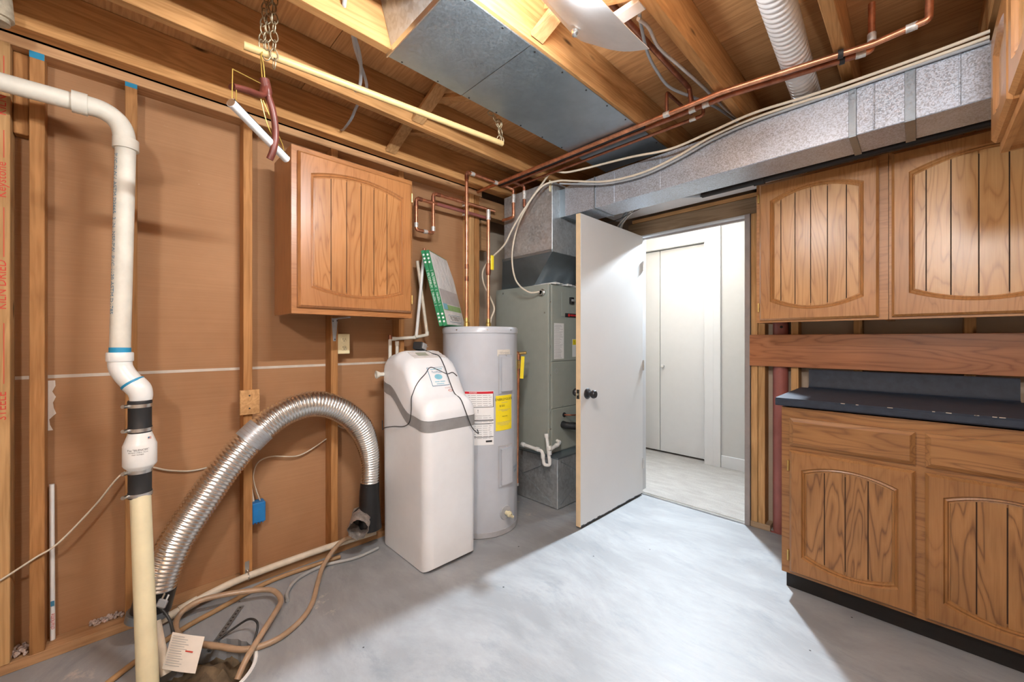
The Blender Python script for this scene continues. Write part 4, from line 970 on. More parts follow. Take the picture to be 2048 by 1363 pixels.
# instruction card leaning in the pit, loose pipe stub, plug
c = thing('instruction_card', (-1.93, 0.15, 0.0), 'curled white instruction card propped in the sump beside the pipe', 'card')
MC = frame_M((-1.975, 0.118, 0.055), Vector((0.62, 0.62, -0.12)), Vector((-0.42, 0.30, 0.85)))
bm = bmesh.new(); n = 8; rows = []
for k in range(n+1):
    x = 0.125*k/n; zc = 0.008*math.sin(math.pi*k/n); rows.append([bm.verts.new((x, y, zc+o)) for y, o in ((-0.055, 0), (0.055, 0), (0.055, 0.0008), (-0.055, 0.0008))])
for p, q in zip(rows, rows[1:]):
    for i in range(4): bm.faces.new((p[i], p[(i+1) % 4], q[(i+1) % 4], q[i]))
bm.faces.new(rows[0]); bm.faces.new(rows[-1]); bmesh.ops.transform(bm, matrix=MC, verts=bm.verts); sheet = fin('sheet', bm, 'paper_cream', c, 40)
for k in range(13):
    y = 0.046-k*0.0072; x1 = random.uniform(0.055, 0.078); box('print_line', 0.012, x1, y-0.0008, y+0.0008, 0.0082, 0.0088, 'ink_grey', sheet, 0, MC @ Matrix.Translation((0, 0, 0.0006)))
box('red_line', 0.072, 0.10, 0.004, 0.008, 0.0075, 0.0090, 'ink_red', sheet, 0, MC)
c = tube('loose_pipe_stub', [(-2.055, 0.088, 0.135), (-1.952, 0.112, -0.02)], 0.0165, 'pvc_aged', seg=16)
tag(c, 'short dusty grey pipe stub leaning beside the cream discharge pipe', 'pipe')
c = thing('pump_plug', (-2.06, 0.10, 0.13), 'grey three prong pump plug hanging on its cord beside the discharge pipe', 'plug')
MP = frame_M((-2.078, 0.108, 0.185), Vector((0.4, 0.55, -0.3)), Vector((-0.3, 0.45, 0.8)))
box('plug_body', -0.016, 0.016, -0.014, 0.014, -0.010, 0.010, 'cable_grey', c, 0.004, MP)
for x in (-0.008, 0.008): box('prong', x-0.003, x+0.003, 0.014, 0.032, -0.001, 0.001, 'bare_metal', c, 0, MP)
tube('cord', [(-2.074, 0.102, 0.175), (-2.045, 0.126, 0.135), (-2.025, 0.137, 0.09), (-2.0, 0.15, 0.02), (-1.965, 0.16, -0.045)], 0.005, 'cable_black', c, 8)

# ================================================================== SMALL THINGS ON THE STUD WALL
c = thing('wood_scrap', (-2.32, 0.448, 0.91), 'small pale wood block nailed to a stud above the flexible duct', 'block')
box('block', -2.3245, -2.306, 0.405, 0.487, 0.852, 0.972, 'cross_wood', c, 0.001)
for z in (0.945, 0.882): lathe('nail_hole', [(0, 0), (0.004, 0), (0.004, 0.0006), (0, 0.0006)], 'black_rubber', c, 8, axis_M((-2.306, 0.444, z), (1, 0, 0)))
c = thing('outlet', (-2.33, 0.912, 1.196), 'ivory duplex electrical outlet plate beside a stud under the cabinet', 'outlet')
box('wall_box', -2.40, -2.332, 0.8785, 0.94, 1.145, 1.247, 'black_rubber', c)
pl = box('cover_plate', -2.333, -2.328, 0.877, 0.947, 1.139, 1.254, 'outlet_ivory', c, 0.002)
for z in (1.220, 1.173):
    r_ = lathe('receptacle', [(0, 0), (0.0165, 0), (0.0165, 0.0025), (0.015, 0.0035), (0, 0.0035)], 'outlet_ivory', pl, 20, axis_M((-2.328, 0.912, z), (1, 0, 0)))
    for dy, h in ((-0.006, 0.009), (0.006, 0.007)): box('slot', -2.3245, -2.3240, 0.912+dy-0.0012, 0.912+dy+0.0012, z, z+h, 'ink_black', pl)
    lathe('ground_hole', [(0, 0), (0.0025, 0), (0.0025, 0.0006), (0, 0.0006)], 'ink_black', pl, 8, axis_M((-2.3245, 0.912, z-0.007), (1, 0, 0)))
c = thing('angle_bracket', (-2.32, 0.859, 1.21), 'grey steel shelf bracket screwed to a stud under the oak cabinet', 'bracket')
loft('arm', [[(-2.3245, 0.842, 1.342), (-2.3245, 0.876, 1.342), (-2.316, 0.866, 1.342), (-2.316, 0.852, 1.342)], [(-2.3245, 0.850, 1.212), (-2.3245, 0.866, 1.212), (-2.319, 0.861, 1.212), (-2.319, 0.855, 1.212)]], 'cable_grey', c, 20)
box('shelf_arm', -2.324, -2.12, 0.852, 0.866, 1.336, 1.3425, 'cable_grey', c)
for y, z in ((0.848, 1.325), (0.870, 1.328), (0.858, 1.222)): lathe('screw_hole', [(0, 0), (0.0035, 0), (0.0035, 0.0006), (0, 0.0006)], 'ink_black', c, 8, axis_M((-2.3185, y, z), (1, 0, 0)))
c = thing('junction_box', (-2.37, 0.496, 0.34), 'bright blue plastic switch box nailed to the side of a stud', 'electrical box')
box('box_body', -2.405, -2.345, 0.4615, 0.522, 0.292, 0.392, 'blue_box', c, 0.003)
for k in range(4): box('rib', -2.40, -2.344, 0.466+k*0.014, 0.470+k*0.014, 0.288, 0.2925, 'blue_box', c)
text('2', 0.018, frame_M((-2.3445, 0.492, 0.345), (0, 1, 0), (0, 0, 1)), 'ink_blue', c)
c = tube('box_cable', [(-2.398, 0.842, 0.648), (-2.392, 0.697, 0.583), (-2.392, 0.560, 0.604), (-2.390, 0.497, 0.586), (-2.388, 0.476, 0.523), (-2.385, 0.486, 0.455), (-2.38, 0.505, 0.388)], 0.0055, 'cable_beige', seg=8, ell=0.55)
tag(c, 'beige cable curling from a stud down into the blue switch box', 'cable')
c = tube('box_cable', [(-2.39, 0.463, 0.50), (-2.388, 0.468, 0.45), (-2.385, 0.476, 0.389)], 0.0055, 'cable_beige', seg=8, ell=0.55)
tag(c, 'short second beige cable going straight into the blue switch box', 'cable')
c = tube('wall_cable', [(-2.33, -0.42, 0.30), (-2.315, -0.335, 0.345), (-2.312, -0.302, 0.364), (-2.312, -0.236, 0.405), (-2.312, -0.179, 0.44), (-2.325, -0.084, 0.55), (-2.345, -0.011, 0.65), (-2.405, 0.05, 0.665), (-2.404, 0.089, 0.650), (-2.404, 0.152, 0.620), (-2.404, 0.242, 0.600), (-2.404, 0.36, 0.612), (-2.404, 0.42, 0.62)], 0.006, 'cable_beige', seg=8, ell=0.6)
tag(c, 'long beige cable drooping in front of studs behind the discharge pipe', 'cable')
c = tube('wall_cable', [(-2.404, 0.879, 0.745), (-2.40, 0.906, 0.714), (-2.40, 0.947, 0.690), (-2.40, 1.00, 0.698), (-2.402, 1.09, 0.73)], 0.005, 'cable_beige', seg=8, ell=0.6)
tag(c, 'short beige cable sagging beside a stud behind the duct arch', 'cable')
c = thing('conduit_strip', (-2.40, -0.205, 0.05), 'thin white printed plastic tube standing beside a stud in the corner', 'pipe')
tube('plastic_tube', [(-2.385, -0.200, 0.040), (-2.392, -0.203, 0.65)], 0.0075, 'pvc_white', c, 12)
text('charlotte', 0.017, frame_M((-2.3775, -0.200, 0.115), (0, 0.0, 1), (0, -1, 0)), 'ink_red', c)
box('blue_mark', -2.378, -2.3772, -0.205, -0.195, 0.175, 0.195, 'ink_blue', c)

# ================================================================== COPPER WATER LINES
def joint(p, d, r, parent, mat='solder', ln=0.03):
    lathe('fitting', [(0, -ln/2), (r*1.22, -ln/2), (r*1.22, ln/2), (0, ln/2)], mat, parent, 14, axis_M(p, d))
R34 = 0.0112; R12 = 0.0082
c = thing('hot_water_line', (-2.078, 1.612, 1.304), 'copper pipe rising from the water heater and running under the joists to the far wall', 'pipe')
ZP = 2.322
tube('riser', [(-2.078, 1.612, 1.304), (-2.078, 1.612, 2.30)], R34, 'copper', c, 14)
tube('upper_run', rounded([(-2.078, 1.612, 2.27), (-2.078, 1.612, ZP), (-2.078, 1.885, ZP)], 0.022), R34, 'copper', c, 14, False)
tube('long_run', [(-2.30, 1.888, ZP), (-0.62, 1.905, ZP), (-0.35, 1.955, ZP), (-0.12, 2.00, ZP), (0.012, 1.985, ZP)], R34, 'copper', c, 14, False)
tube('end_riser', rounded([(0.0, 1.987, ZP), (0.022, 1.984, ZP), (0.026, 1.984, 2.50)], 0.02), R34, 'copper', c, 14, False)
lathe('dielectric_nut', [(0, 0), (0.019, 0), (0.019, 0.03), (0.015, 0.034), (0.014, 0.06), (0, 0.06)], 'brass', c, 12, Matrix.Translation((-2.078, 1.612, 1.303)))
for p, d in (((-2.078, 1.612, 1.62), (0, 0, 1)), ((-2.078, 1.612, 1.70), (0, 0, 1)), ((-2.078, 1.612, 2.285), (0, 0, 1)), ((-2.078, 1.66, ZP), (0, 1, 0)), ((-2.078, 1.868, ZP), (0, 1, 0)), ((-0.865, 1.902, ZP), (1, 0.01, 0)), ((-0.02, 1.99, ZP), (1, 0, 0))): joint(p, d, R34, c, 'solder' if d[2] == 0 else 'copper_dark')
tube('branch', rounded([(-0.865, 1.902, ZP), (-0.865, 1.902, 2.43), (-0.865, 2.20, 2.44)], 0.016), R12, 'copper_dark', c, 12, False)
c = thing('cold_water_line', (-1.0, 1.97, ZP), 'reddish copper pipe running beside the long pipe under the joists', 'pipe')
tube('long_run', [(-2.10, 1.945, ZP), (-0.60, 1.955, ZP), (-0.36, 2.002, ZP), (-0.15, 2.04, ZP)], R34, 'copper_dark', c, 14, False)
tube('end_riser', rounded([(-0.155, 2.039, ZP), (-0.128, 2.04, ZP), (-0.128, 2.04, 2.50)], 0.018), R34, 'copper', c, 14, False)
for p, d in (((-0.762, 1.954, ZP), (1, 0, 0)), ((-0.70, 1.9545, ZP), (1, 0, 0)), ((-0.16, 2.038, ZP), (1, 0.2, 0)), ((-0.128, 2.04, 2.37), (0, 0, 1))): joint(p, d, R34, c)
tube('branch', rounded([(-0.762, 1.954, ZP), (-0.778, 1.954, 2.435), (-0.782, 1.10, 2.44)], 0.02), R34, 'copper_dark', c, 12, False)
tube('drop', rounded([(-2.075, 1.945, ZP), (-2.085, 2.05, ZP), (-2.085, 2.05, 2.12), (-2.20, 2.05, 2.12)], 0.018), R34, 'copper', c, 12, False)
tube('second_drop', rounded([(-1.98, 1.945, ZP), (-1.98, 2.055, ZP), (-1.98, 2.055, 2.17)], 0.018), R34, 'copper_dark', c, 12, False)
joint((-2.085, 2.05, 2.255), (0, 0, 1), R34, c, ln=0.06); joint((-1.98, 2.055, 2.255), (0, 0, 1), R34, c, ln=0.06)
c = thing('branch_line', (-1.2, 2.03, ZP), 'thin dark copper pipe ending in a green elbow beside the reddish pipe', 'pipe')
tube('pipe_run', rounded([(-2.05, 2.012, ZP-0.004), (-0.78, 2.03, ZP-0.004), (-0.74, 2.03, ZP-0.004), (-0.74, 2.03, 2.40)], 0.016), R12, 'copper_dark', c, 12, False)
joint((-0.79, 2.03, ZP-0.004), (1, 0, 0), R12, c)
c = tube('insulated_tube', [(-2.1, 1.916, ZP+0.002), (-1.08, 1.924, ZP+0.002), (-1.04, 1.925, ZP+0.003)], 0.0095, 'black_rubber', seg=12)
tag(c, 'black insulated tube squeezed between the two long copper pipes', 'pipe')
c = thing('pipe_clamp', (-0.215, 2.0, ZP), 'black plastic clamp holding the copper pipes to a joist', 'clamp')
lathe('clamp_ring', [(0.0115, 0), (0.0165, 0), (0.0165, 0.016), (0.0115, 0.016)], 'black_rubber', c, 16, axis_M((-0.222, 1.979, ZP), (1, 0.2, 0)))
lathe('clamp_ring', [(0.0115, 0), (0.0165, 0), (0.0165, 0.016), (0.0115, 0.016)], 'black_rubber', c, 16, axis_M((-0.222, 2.026, ZP), (1, 0.2, 0)))
# water loop on the stud wall, feeding the softener
c = thing('softener_loop', (-2.285, 1.8, 2.15), 'copper loop bent like a U on the stud wall beside the oak cabinet', 'pipe')
XL = -2.288
tube('loop', rounded([(XL, 2.00, 2.140), (XL, 1.362, 2.140), (XL, 1.362, 1.935), (XL, 1.492, 1.935), (XL, 1.492, 2.205), (XL+0.01, 2.035, 2.205)], 0.02), R34, 'copper', c, 14, False)
tube('red_painted_run', [(XL, 1.52, 2.140), (XL, 1.95, 2.140)], R34+0.0006, 'steel_red', c, 14, False)
for p, d in (((XL, 1.362, 2.105), (0, 0, 1)), ((XL, 1.362, 1.965), (0, 0, 1)), ((XL, 1.43, 1.935), (0, 1, 0)), ((XL, 1.492, 1.965), (0, 0, 1)), ((XL, 1.492, 2.17), (0, 0, 1)), ((XL, 1.39, 2.14), (0, 1, 0)), ((XL, 1.53, 2.205), (0, 1, 0))): joint(p, d, R34, c, 'solder' if p[2] < 2.0 else 'copper_dark')
for z in (2.14, 2.205): box('pipe_hanger', XF+0.0005, XL+0.012, 1.76, 1.785, z-0.018, z+0.018, 'paper_cream', c, 0.003)
c = thing('cold_feed_line', (-2.078, 1.80, 1.304), 'copper feed pipe with a yellow handled valve on top of the water heater', 'pipe')
tube('riser', rounded([(-2.078, 1.80, 1.304), (-2.078, 1.80, 2.12), (-2.16, 1.86, 2.135), (-2.27, 1.985, 2.14)], 0.02), R34, 'copper', c, 14, False)
lathe('dielectric_nut', [(0, 0), (0.019, 0), (0.019, 0.03), (0.015, 0.034), (0.014, 0.06), (0, 0.06)], 'brass', c, 12, Matrix.Translation((-2.078, 1.80, 1.303)))
lathe('valve_body', [(0, 0), (0.015, 0), (0.018, 0.02), (0.018, 0.06), (0.015, 0.08), (0, 0.08)], 'copper_dark', c, 14, Matrix.Translation((-2.078, 1.80, 1.665)))
box('valve_handle', -0.006, 0.006, -0.012, 0.012, 0, 0.10, 'label_yellow', c, 0.003, Matrix.Translation((-2.055, 1.815, 1.70)))
joint((-2.078, 1.80, 2.08), (0, 0, 1), R34, c, ln=0.07)
# white plastic softener lines
c = thing('softener_supply_lines', (-2.25, 1.3, 1.16), 'pair of crossing white plastic pipes leading down to the softener', 'pipe')
XP = -2.298
tube('short_leg', [(XP, 1.184, 1.10), (XP, 1.184, 1.20)], 0.0105, 'pvc_dusty', c, 12)
tube('short_leg', [(XP-0.008, 1.236, 1.13), (XP-0.008, 1.236, 1.20)], 0.0105, 'pvc_dusty', c, 12)
tube('cross_pipe', rounded([(XP, 1.184, 1.19), (XP, 1.184, 1.224), (XP, 1.384, 1.236)], 0.01), 0.0105, 'pvc_dusty', c, 12, False)
tube('cross_pipe', [(XP+0.012, 1.354, 1.236), (XP, 1.452, 1.252)], 0.0105, 'pvc_dusty', c, 12)
tube('rising_pipe', [(XP, 1.368, 1.235), (-2.312, 1.436, 1.80)], 0.0105, 'pvc_white', c, 12)
tube('rising_pipe', [(XP, 1.452, 1.25), (-2.318, 1.388, 1.74)], 0.0105, 'pvc_aged', c, 12)
for p, d in (((XP, 1.185, 1.236), (0, 0, 1)), ((XP, 1.368, 1.238), (0, 1, 0)), ((XP, 1.45, 1.262), (0, 0, 1)), ((XP, 1.21, 1.226), (0, 1, 0)), ((XP-0.008, 1.236, 1.198), (0, 0, 1))): joint(p, d, 0.0105, c, 'copper_dark' if p[1] < 1.2 else 'pvc_dusty', 0.026)
tube('drop_tail', [(-2.312, 1.436, 1.78), (-2.313, 1.438, 1.83)], 0.009, 'copper_dark', c, 10)

# ================================================================== AIR FILTERS LEANING ON THE HEATER
def air_filter(k, label):
    N = Vector((-2.112, 1.480, 1.3065)); h = Vector((-0.58, 0.815, 0)); n0 = Vector((0.815, 0.58, 0))
    tilt = math.radians(14.5)
    up = (Vector((0, 0, 1))*math.cos(tilt)-n0*math.sin(tilt)).normalized(); n = h.cross(up); n = n if n.dot(n0) > 0 else -n
    c = thing('air_filter', tuple(N), label, 'filter', 'boxed air filters leaning on the water heater')
    o = N-n*0.0285*k+Vector((0, 0, 0.0062+0.0066*k))
    def M(t): return Matrix((( h.x, n.x, up.x, o.x), (h.y, n.y, up.y, o.y), (h.z, n.z, up.z, o.z), (0, 0, 0, 1)))
    m = M(0); W_, H_, T = 0.400, 0.505, 0.0245
    fr = box('frame', 0, W_, -T, 0, 0, H_, 'box_green', c, 0.001, m)
    box('filter_face', 0.012, W_-0.006, -0.001, 0.0008, 0.006, H_-0.006, 'filter_media', c, 0, m)
    for i in range(5):
        for s_ in (1, -1):
            a = m @ Vector((0.03+i*0.07, 0.001, 0.26)); b = m @ Vector((0.03+i*0.07+s_*0.10, 0.001, 0.49))
            if 0.012 < 0.03+i*0.07+s_*0.10 < W_-0.01: tube('support_wire', [a, b], 0.0012, 'label_grey', c, 6)
    if k == 0:
        box('info_panel', 0.02, W_-0.02, 0.0008, 0.0014, 0.15, 0.25, 'label_grey', c, 0, m)
        box('green_panel', 0.02, W_-0.02, 0.0008, 0.0014, 0.105, 0.145, 'light_green', c, 0, m)
        box('blue_panel', 0.02, 0.10, 0.0014, 0.0018, 0.11, 0.15, 'ink_cyan', c, 0, m)
        box('name_panel', 0.08, 0.32, 0.0008, 0.0014, 0.025, 0.075, 'ink_blue', c, 0, m)
        box('name_field', 0.083, 0.317, 0.0014, 0.0018, 0.028, 0.072, 'paper_white', c, 0, m)
        text('FILTERBUY', 0.043, m @ frame_M((0.20, 0.0024, 0.05), (-1, 0, 0), (0, 0, 1)) , 'ink_black', c) if False else text('FILTERBUY', 0.043, m @ frame_M((0.20, 0.0024, 0.05), (1, 0, 0), (0, 0, 1)), 'ink_black', c)
    # spine print reads down the narrow side facing the room
    ms = m @ frame_M((-0.0008, -T/2, H_/2), (0, 0, -1), (0, 1, 0))
    text('|  FILTERBUY  |  16x20x1  |', 0.021, ms, 'ink_white', c)
    for zc in (0.03, 0.055, 0.08, H_-0.03, H_-0.055, H_-0.08):
        fin('icon', addlathe(bmesh.new(), [(0, 0), (0.007, 0), (0.007, 0.0006), (0, 0.0006)], 12, m @ axis_M((-0.0006, -T/2, zc), (-1, 0, 0))), 'ink_white', c)
air_filter(0, 'green edged air filter in its wrap, leaning on the heater, white face outward')
air_filter(1, 'second green edged air filter, wedged behind the wrapped one on the heater')

# ================================================================== CEILING CABLES, LIGHT, RODS
c = tube('furnace_cable', [(-1.967, 2.205, 1.574), (-2.03, 2.15, 1.575), (-2.09, 2.08, 1.66), (-2.10, 2.05, 1.84), (-2.045, 2.05, 2.04), (-1.93, 2.06, 2.20), (-1.80, 2.05, 2.29), (-1.70, 2.03, 2.33), (-1.60, 2.05, 2.303), (-1.46, 2.07, 2.292), (-1.17, 2.09, 2.272), (-0.935, 2.10, 2.243), (-0.733, 2.11, 2.263), (-0.55, 2.12, 2.285), (-0.36, 2.145, 2.287), (-0.2, 2.15, 2.285), (0.0, 2.155, 2.287), (0.17, 2.155, 2.292)], 0.0065, 'cable_beige', seg=8)
tag(c, 'thick beige cable from the air handler sweeping up along the supply duct', 'cable')
c = tube('heater_cable', [(-2.128, 1.86, 1.306), (-2.13, 1.87, 1.37), (-2.14, 1.91, 1.44), (-2.215, 1.945, 1.52), (-2.29, 1.935, 1.65), (-2.285, 1.93, 1.745), (-2.205, 1.945, 1.826), (-2.09, 1.96, 1.90), (-2.0, 1.96, 2.005), (-1.905, 1.97, 2.11), (-1.79, 2.02, 2.25), (-1.70, 2.09, 2.287), (-1.58, 2.12, 2.26), (-1.36, 2.135, 2.20), (-1.126, 2.14, 2.182), (-0.923, 2.145, 2.21), (-0.744, 2.145, 2.255), (-0.56, 2.155, 2.278), (-0.368, 2.16, 2.277), (-0.2, 2.165, 2.272), (0.17, 2.165, 2.277)], 0.0065, 'cable_beige', seg=8)
tag(c, 'beige cable from the top of the water heater draped along the duct', 'cable')
c = tube('grey_cable', [(-1.70, 2.11, 2.275), (-1.58, 2.135, 2.245), (-1.36, 2.15, 2.190), (-1.126, 2.155, 2.172), (-0.923, 2.158, 2.20), (-0.744, 2.16, 2.243), (-0.56, 2.165, 2.266), (-0.3, 2.168, 2.268), (0.17, 2.168, 2.264)], 0.006, 'cable_grey', seg=8)
tag(c, 'grey cable lying just under the beige ones along the duct', 'cable')
c = box('duct_clip', -1.775, -1.767, 2.085, 2.1035, 2.235, 2.312, 'pvc_cream', bev=0.002); tag(c, 'cream plastic clip on the top corner of the plenum box', 'clip')
# gas pipe along the top of the wall cabinets
c = thing('iron_pipe', (-0.3, 2.49, 2.10), 'black iron pipe running above the wall cabinets behind the duct', 'pipe')
tube('pipe_run', [(-0.90, 2.452, 2.078), (0.62, 2.452, 2.082)], 0.019, 'black_metal', c, 16)
lathe('coupling', [(0, 0), (0.025, 0), (0.025, 0.05), (0, 0.05)], 'black_metal', c, 16, axis_M((-0.63, 2.452, 2.079), (1, 0, 0)))
c = thing('cable_bundle', (-1.1, 2.60, 2.15), 'grey conduit and loose wires strapped under the duct above the door', 'cable')
tube('conduit', [(-1.62, 2.75, 2.085), (-1.50, 2.62, 2.13), (-1.32, 2.53, 2.165), (-1.1, 2.49, 2.13), (-0.905, 2.453, 2.08)], 0.015, 'cable_grey', c, 12)
tube('wire', [(-1.64, 2.70, 2.06), (-1.48, 2.60, 2.115), (-1.30, 2.52, 2.15), (-1.18, 2.51, 2.145)], 0.004, 'cable_white', c, 8)
tube('wire', [(-1.61, 2.71, 2.06), (-1.46, 2.60, 2.11), (-1.28, 2.52, 2.145)], 0.004, 'cable_white', c, 8)
tube('thin_wire', [(-1.75, 2.48, 2.062), (-1.50, 2.48, 2.06), (-1.35, 2.50, 2.10), (-1.2, 2.52, 2.14), (-1.05, 2.53, 2.15), (-0.90, 2.55, 2.16), (-0.72, 2.56, 2.19)], 0.0025, 'cable_black', c, 6)
lathe('hanger_strap', [(0.026, 0), (0.0275, 0), (0.0275, 0.028), (0.026, 0.028)], 'bare_metal', c, 20, axis_M((-1.44, 2.585, 2.14), (0.75, -0.5, 0.15)))
# ceiling light: curved reflector, bulb out of sight above the frame
c = thing('ceiling_light', (-0.75, 0.9, 2.34), 'white curved metal light reflector hanging between the joists', 'light')
bm = bmesh.new(); nu, nv = 12, 10; G = []
for i in range(nu+1):
    v = i/nu; y = 0.955+0.305*v; row = []
    for j in range(nv+1):
        u = j/nv; e = max(0, (v-0.7)/0.3)
        xl = -0.902+0.03*(1-v)+0.016*e**3; xr = -0.633-0.004*(1-v)
        x = xl+(xr-xl)*u; z = 2.348-0.155*u**1.15-0.020*math.sin(math.pi*u)-0.004*math.sin(math.pi*v)
        yy = y+0.012*math.sin(math.pi*u)*v
        row.append((x, yy, z))
    G.append(row)
T_ = [[bm.verts.new(p) for p in r] for r in G]; B_ = [[bm.verts.new((p[0], p[1], p[2]+0.002)) for p in r] for r in G]
for i in range(nu):
    for j in range(nv):
        bm.faces.new((T_[i][j], T_[i][j+1], T_[i+1][j+1], T_[i+1][j])); bm.faces.new((B_[i][j], B_[i+1][j], B_[i+1][j+1], B_[i][j+1]))
for i in range(nu):
    for j in (0, nv): bm.faces.new((T_[i][j], T_[i+1][j], B_[i+1][j], B_[i][j]))
for j in range(nv):
    for i in (0, nu): bm.faces.new((T_[i][j], B_[i][j], B_[i][j+1], T_[i][j+1]))
fin('reflector', bm, 'lamp_white', c, 60)
lathe('thumb_nut', [(0, 0), (0.011, 0), (0.012, 0.004), (0.012, 0.016), (0.008, 0.02), (0, 0.021)], 'bare_metal', c, 16, axis_M((-0.845, 1.130, 2.302), (0.25, 0, -1)))
tube('lamp_tube', [(-0.662, 0.50, 2.202), (-0.662, 0.93, 2.202)], 0.013, 'bulb_glow', c, 16, False)
for y in (0.485, 0.943): tube('lamp_holder', [(-0.66, y, 2.338), (-0.662, y, 2.205)], 0.012, 'lamp_white', c, 12, False)
c = box('mounting_board', -0.846, -0.652, 1.225, 1.275, 2.345, 2.365, 'lamp_white', bev=0.002)
tag(c, 'white painted board bridging two joists at the end of the light reflector', 'board')
c = thing('rear_fill_light', (0.25, -0.75, 2.30), 'added white globe fill light, unseen behind the camera', 'light')  # unseen lamp added to brighten the room
tube('socket', [(0.25, -0.75, 2.38), (0.25, -0.75, 2.25)], 0.03, 'lamp_white', c, 16)
lathe('globe', [(0, -0.09)]+[(0.09*math.sin(math.pi*k/12), -0.09*math.cos(math.pi*k/12)) for k in range(1, 12)]+[(0, 0.09)], 'rear_fill_glow', c, 24, Matrix.Translation((0.25, -0.75, 2.17)), 180)
c = tube('light_cable', [(-0.69, 1.30, 2.372), (-0.735, 1.40, 2.40), (-0.79, 1.56, 2.41), (-0.815, 1.70, 2.41), (-0.82, 1.84, 2.405), (-0.77, 1.99, 2.40), (-0.72, 2.17, 2.40), (-0.70, 2.45, 2.42)], 0.0065, 'cable_grey', seg=8)
tag(c, 'dark grey cable looping from the white board through the joist bay', 'cable')
c = tube('light_cable', [(-0.705, 1.32, 2.37), (-0.735, 1.46, 2.43), (-0.765, 1.61, 2.445), (-0.755, 1.79, 2.45), (-0.74, 1.98, 2.45), (-0.735, 2.2, 2.46), (-0.73, 2.5, 2.47)], 0.007, 'cable_white', seg=8)
tag(c, 'white cable running from the white board along the plywood', 'cable')
# white ribbed vent in the joist bay
c = thing('ribbed_vent_pipe', (-0.33, 2.0, 2.40), 'white ribbed plastic vent pipe running between joists to the duct', 'duct')
bm = bmesh.new(); pts = []; rad = []; a, b = Vector((-0.335, 1.10, 2.465)), Vector((-0.372, 2.30, 2.362)); n = 46
for k in range(n):
    for q, rr in ((0.0, 0.0), (0.3, 0.0055), (0.62, 0.0055)): pts.append(a.lerp(b, (k+q)/n)); rad.append(0.0485+rr)
addtube(bm, pts, rad, 28); fin('ribbed_tube', bm, 'vent_white', c, 60)
# grey cables through joists
c = tube('joist_cable', [(-1.88, 0.76, 2.39), (-1.80, 0.775, 2.375), (-1.66, 0.72, 2.41), (-1.55, 0.64, 2.43), (-1.44, 0.565, 2.40), (-1.35, 0.55, 2.43), (-1.2, 0.55, 2.45)], 0.007, 'cable_grey', seg=8, ell=0.6)
tag(c, 'grey flat cable strung through holes in the joists past the yellow rod', 'cable')
c = tube('joist_cable', [(-2.249, 0.868, 2.386), (-2.18, 0.855, 2.362), (-2.05, 0.84, 2.357), (-1.95, 0.825, 2.37), (-1.86, 0.82, 2.39), (-1.78, 0.80, 2.40), (-1.62, 0.68, 2.42), (-1.47, 0.60, 2.43)], 0.007, 'cable_grey', seg=8, ell=0.6)
tag(c, 'grey flat cable sagging from the first joist to the second', 'cable')
# hanging rod on chains
c = tube('wooden_rod', [(-1.645, 0.300, 2.245), (-1.532, 1.425, 2.25)], 0.0135, 'rod_yellow', seg=20, smooth=False)
tag(c, 'long yellow wooden rod hung horizontally on two chains under the joists', 'rod')
def torus_link(R=0.0125, r=0.0024, stretch=1.55):
    bm = bmesh.new(); addtube(bm, [(R*math.cos(2*math.pi*k/14), 0, R*stretch*math.sin(2*math.pi*k/14)) for k in range(15)], r, 6, False)
    me = bpy.data.meshes.new('link'); bmesh.ops.recalc_face_normals(bm, faces=bm.faces); bm.to_mesh(me); bm.free()
    me.polygons.foreach_set('use_smooth', [True]*len(me.polygons)); me.materials.append(MATS['chain_brass']); return me
LINK = torus_link()
def chain_run(parent, a, b, pitch=0.030):
    a, b = Vector(a), Vector(b); d = b-a; n = max(1, int(d.length/pitch)); q = Vector((0, 0, 1)).rotation_difference(d.normalized())
    for k in range(n+1):
        o = bpy.data.objects.new('link', LINK); COL.objects.link(o); o.parent = parent; o.matrix_parent_inverse = Matrix.Translation(-Vector(BASE[parent.name]))
        o.matrix_basis = Matrix.Translation(a.lerp(b, k/max(1, n))) @ q.to_matrix().to_4x4() @ Matrix.Rotation(math.pi/2*(k % 2)+0.3, 4, 'Z')
c = thing('hanging_chain', (-1.62, 0.37, 2.25), 'bunched brass chain hanging from the joists at the near end of the yellow rod', 'chain')
chain_run(c, (-1.632, 0.372, 2.50), (-1.628, 0.366, 2.235)); chain_run(c, (-1.615, 0.385, 2.50), (-1.618, 0.387, 2.21)); chain_run(c, (-1.65, 0.37, 2.48), (-1.64, 0.352, 2.27)); chain_run(c, (-1.60, 0.378, 2.50), (-1.60, 0.376, 2.36))
c = thing('hanging_chain', (-1.54, 1.40, 2.27), 'short brass chain holding the far end of the yellow rod by the sheet metal pan', 'chain')
chain_run(c, (-1.50, 1.315, 2.352), (-1.53, 1.395, 2.345)); chain_run(c, (-1.53, 1.395, 2.345), (-1.535, 1.405, 2.265)); chain_run(c, (-1.525, 1.40, 2.34), (-1.53, 1.418, 2.262))
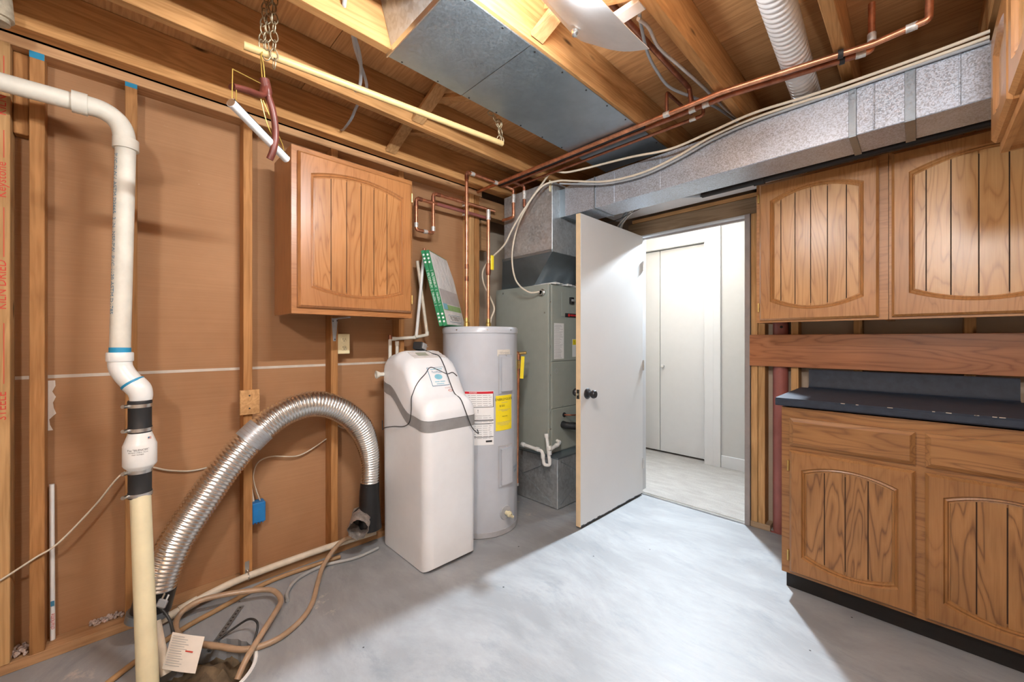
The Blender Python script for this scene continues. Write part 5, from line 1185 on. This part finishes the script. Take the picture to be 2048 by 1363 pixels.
# clothes hanger with white cardboard tube
c = thing('clothes_hanger', (-1.62, 0.36, 2.2), 'brown curved clothes hanger with a white cardboard trouser tube hanging from the chain', 'hanger')
arm = spline([(-1.55, 0.250, 2.036), (-1.57, 0.293, 2.052), (-1.60, 0.334, 2.068), (-1.615, 0.352, 2.088), (-1.62, 0.359, 2.135)], 6)
tube('hanger_arm', arm, 0.0165, 'hanger_brown', c, 14, False, ell=0.6)
arm = spline([(-1.62, 0.356, 2.14), (-1.622, 0.368, 2.09), (-1.625, 0.382, 2.05), (-1.63, 0.392, 2.00), (-1.632, 0.394, 1.95), (-1.64, 0.388, 1.905), (-1.65, 0.380, 1.875)], 6)
tube('hanger_arm', arm, [0.017]*6+[0.0115]*31, 'hanger_brown', c, 12, False)
tube('hook', [(-1.62, 0.358, 2.14), (-1.62, 0.354, 2.19), (-1.622, 0.348, 2.222), (-1.628, 0.352, 2.24)], 0.002, 'wire_gold', c, 6)
for pts in ([(-1.53, 0.247, 1.975), (-1.54, 0.250, 2.088)], [(-1.54, 0.250, 2.088), (-1.618, 0.345, 2.12)], [(-1.53, 0.257, 1.972), (-1.55, 0.262, 2.03)], [(-1.62, 0.345, 2.07), (-1.63, 0.362, 2.01), (-1.645, 0.385, 1.965), (-1.66, 0.41, 1.945), (-1.685, 0.432, 1.93)], [(-1.62, 0.352, 2.065), (-1.64, 0.39, 2.0), (-1.665, 0.425, 1.95), (-1.69, 0.437, 1.925)], [(-1.63, 0.347, 2.23), (-1.625, 0.349, 2.17), (-1.62, 0.352, 2.11)]):
    tube('gold_wire', pts, 0.0016, 'wire_gold', c, 6, len(pts) > 2)
tube('trouser_tube', [(-1.52, 0.243, 1.969), (-1.70, 0.447, 1.914)], 0.0148, 'tube_white', c, 20)
tube('slit', [(-1.5085, 0.2495, 1.9765), (-1.6885, 0.4535, 1.9215)], 0.0016, 'black_rubber', c, 6)
d_ = (Vector((-1.70, 0.447, 1.914))-Vector((-1.52, 0.243, 1.969))).normalized()
lathe('tube_mouth', [(0, 0), (0.0136, 0), (0.0136, 0.0006), (0, 0.0006)], 'tube_inside', c, 18, axis_M(Vector((-1.52, 0.243, 1.969))-d_*0.0004, -d_))
# lagged pipe in the corner of the ceiling
c = thing('lagged_pipe', (-2.16, -0.30, 2.28), 'beige lagged pipe dropping through the ceiling at the end of the stud wall', 'pipe')
tube('lagging', [(-2.165, -0.318, 2.53), (-2.165, -0.314, 2.42), (-2.165, -0.306, 2.30)], 0.040, 'pipe_insulation', c, 20)
tube('pipe_end', [(-2.165, -0.306, 2.302), (-2.165, -0.305, 2.285)], 0.030, 'pipe_insulation', c, 16)
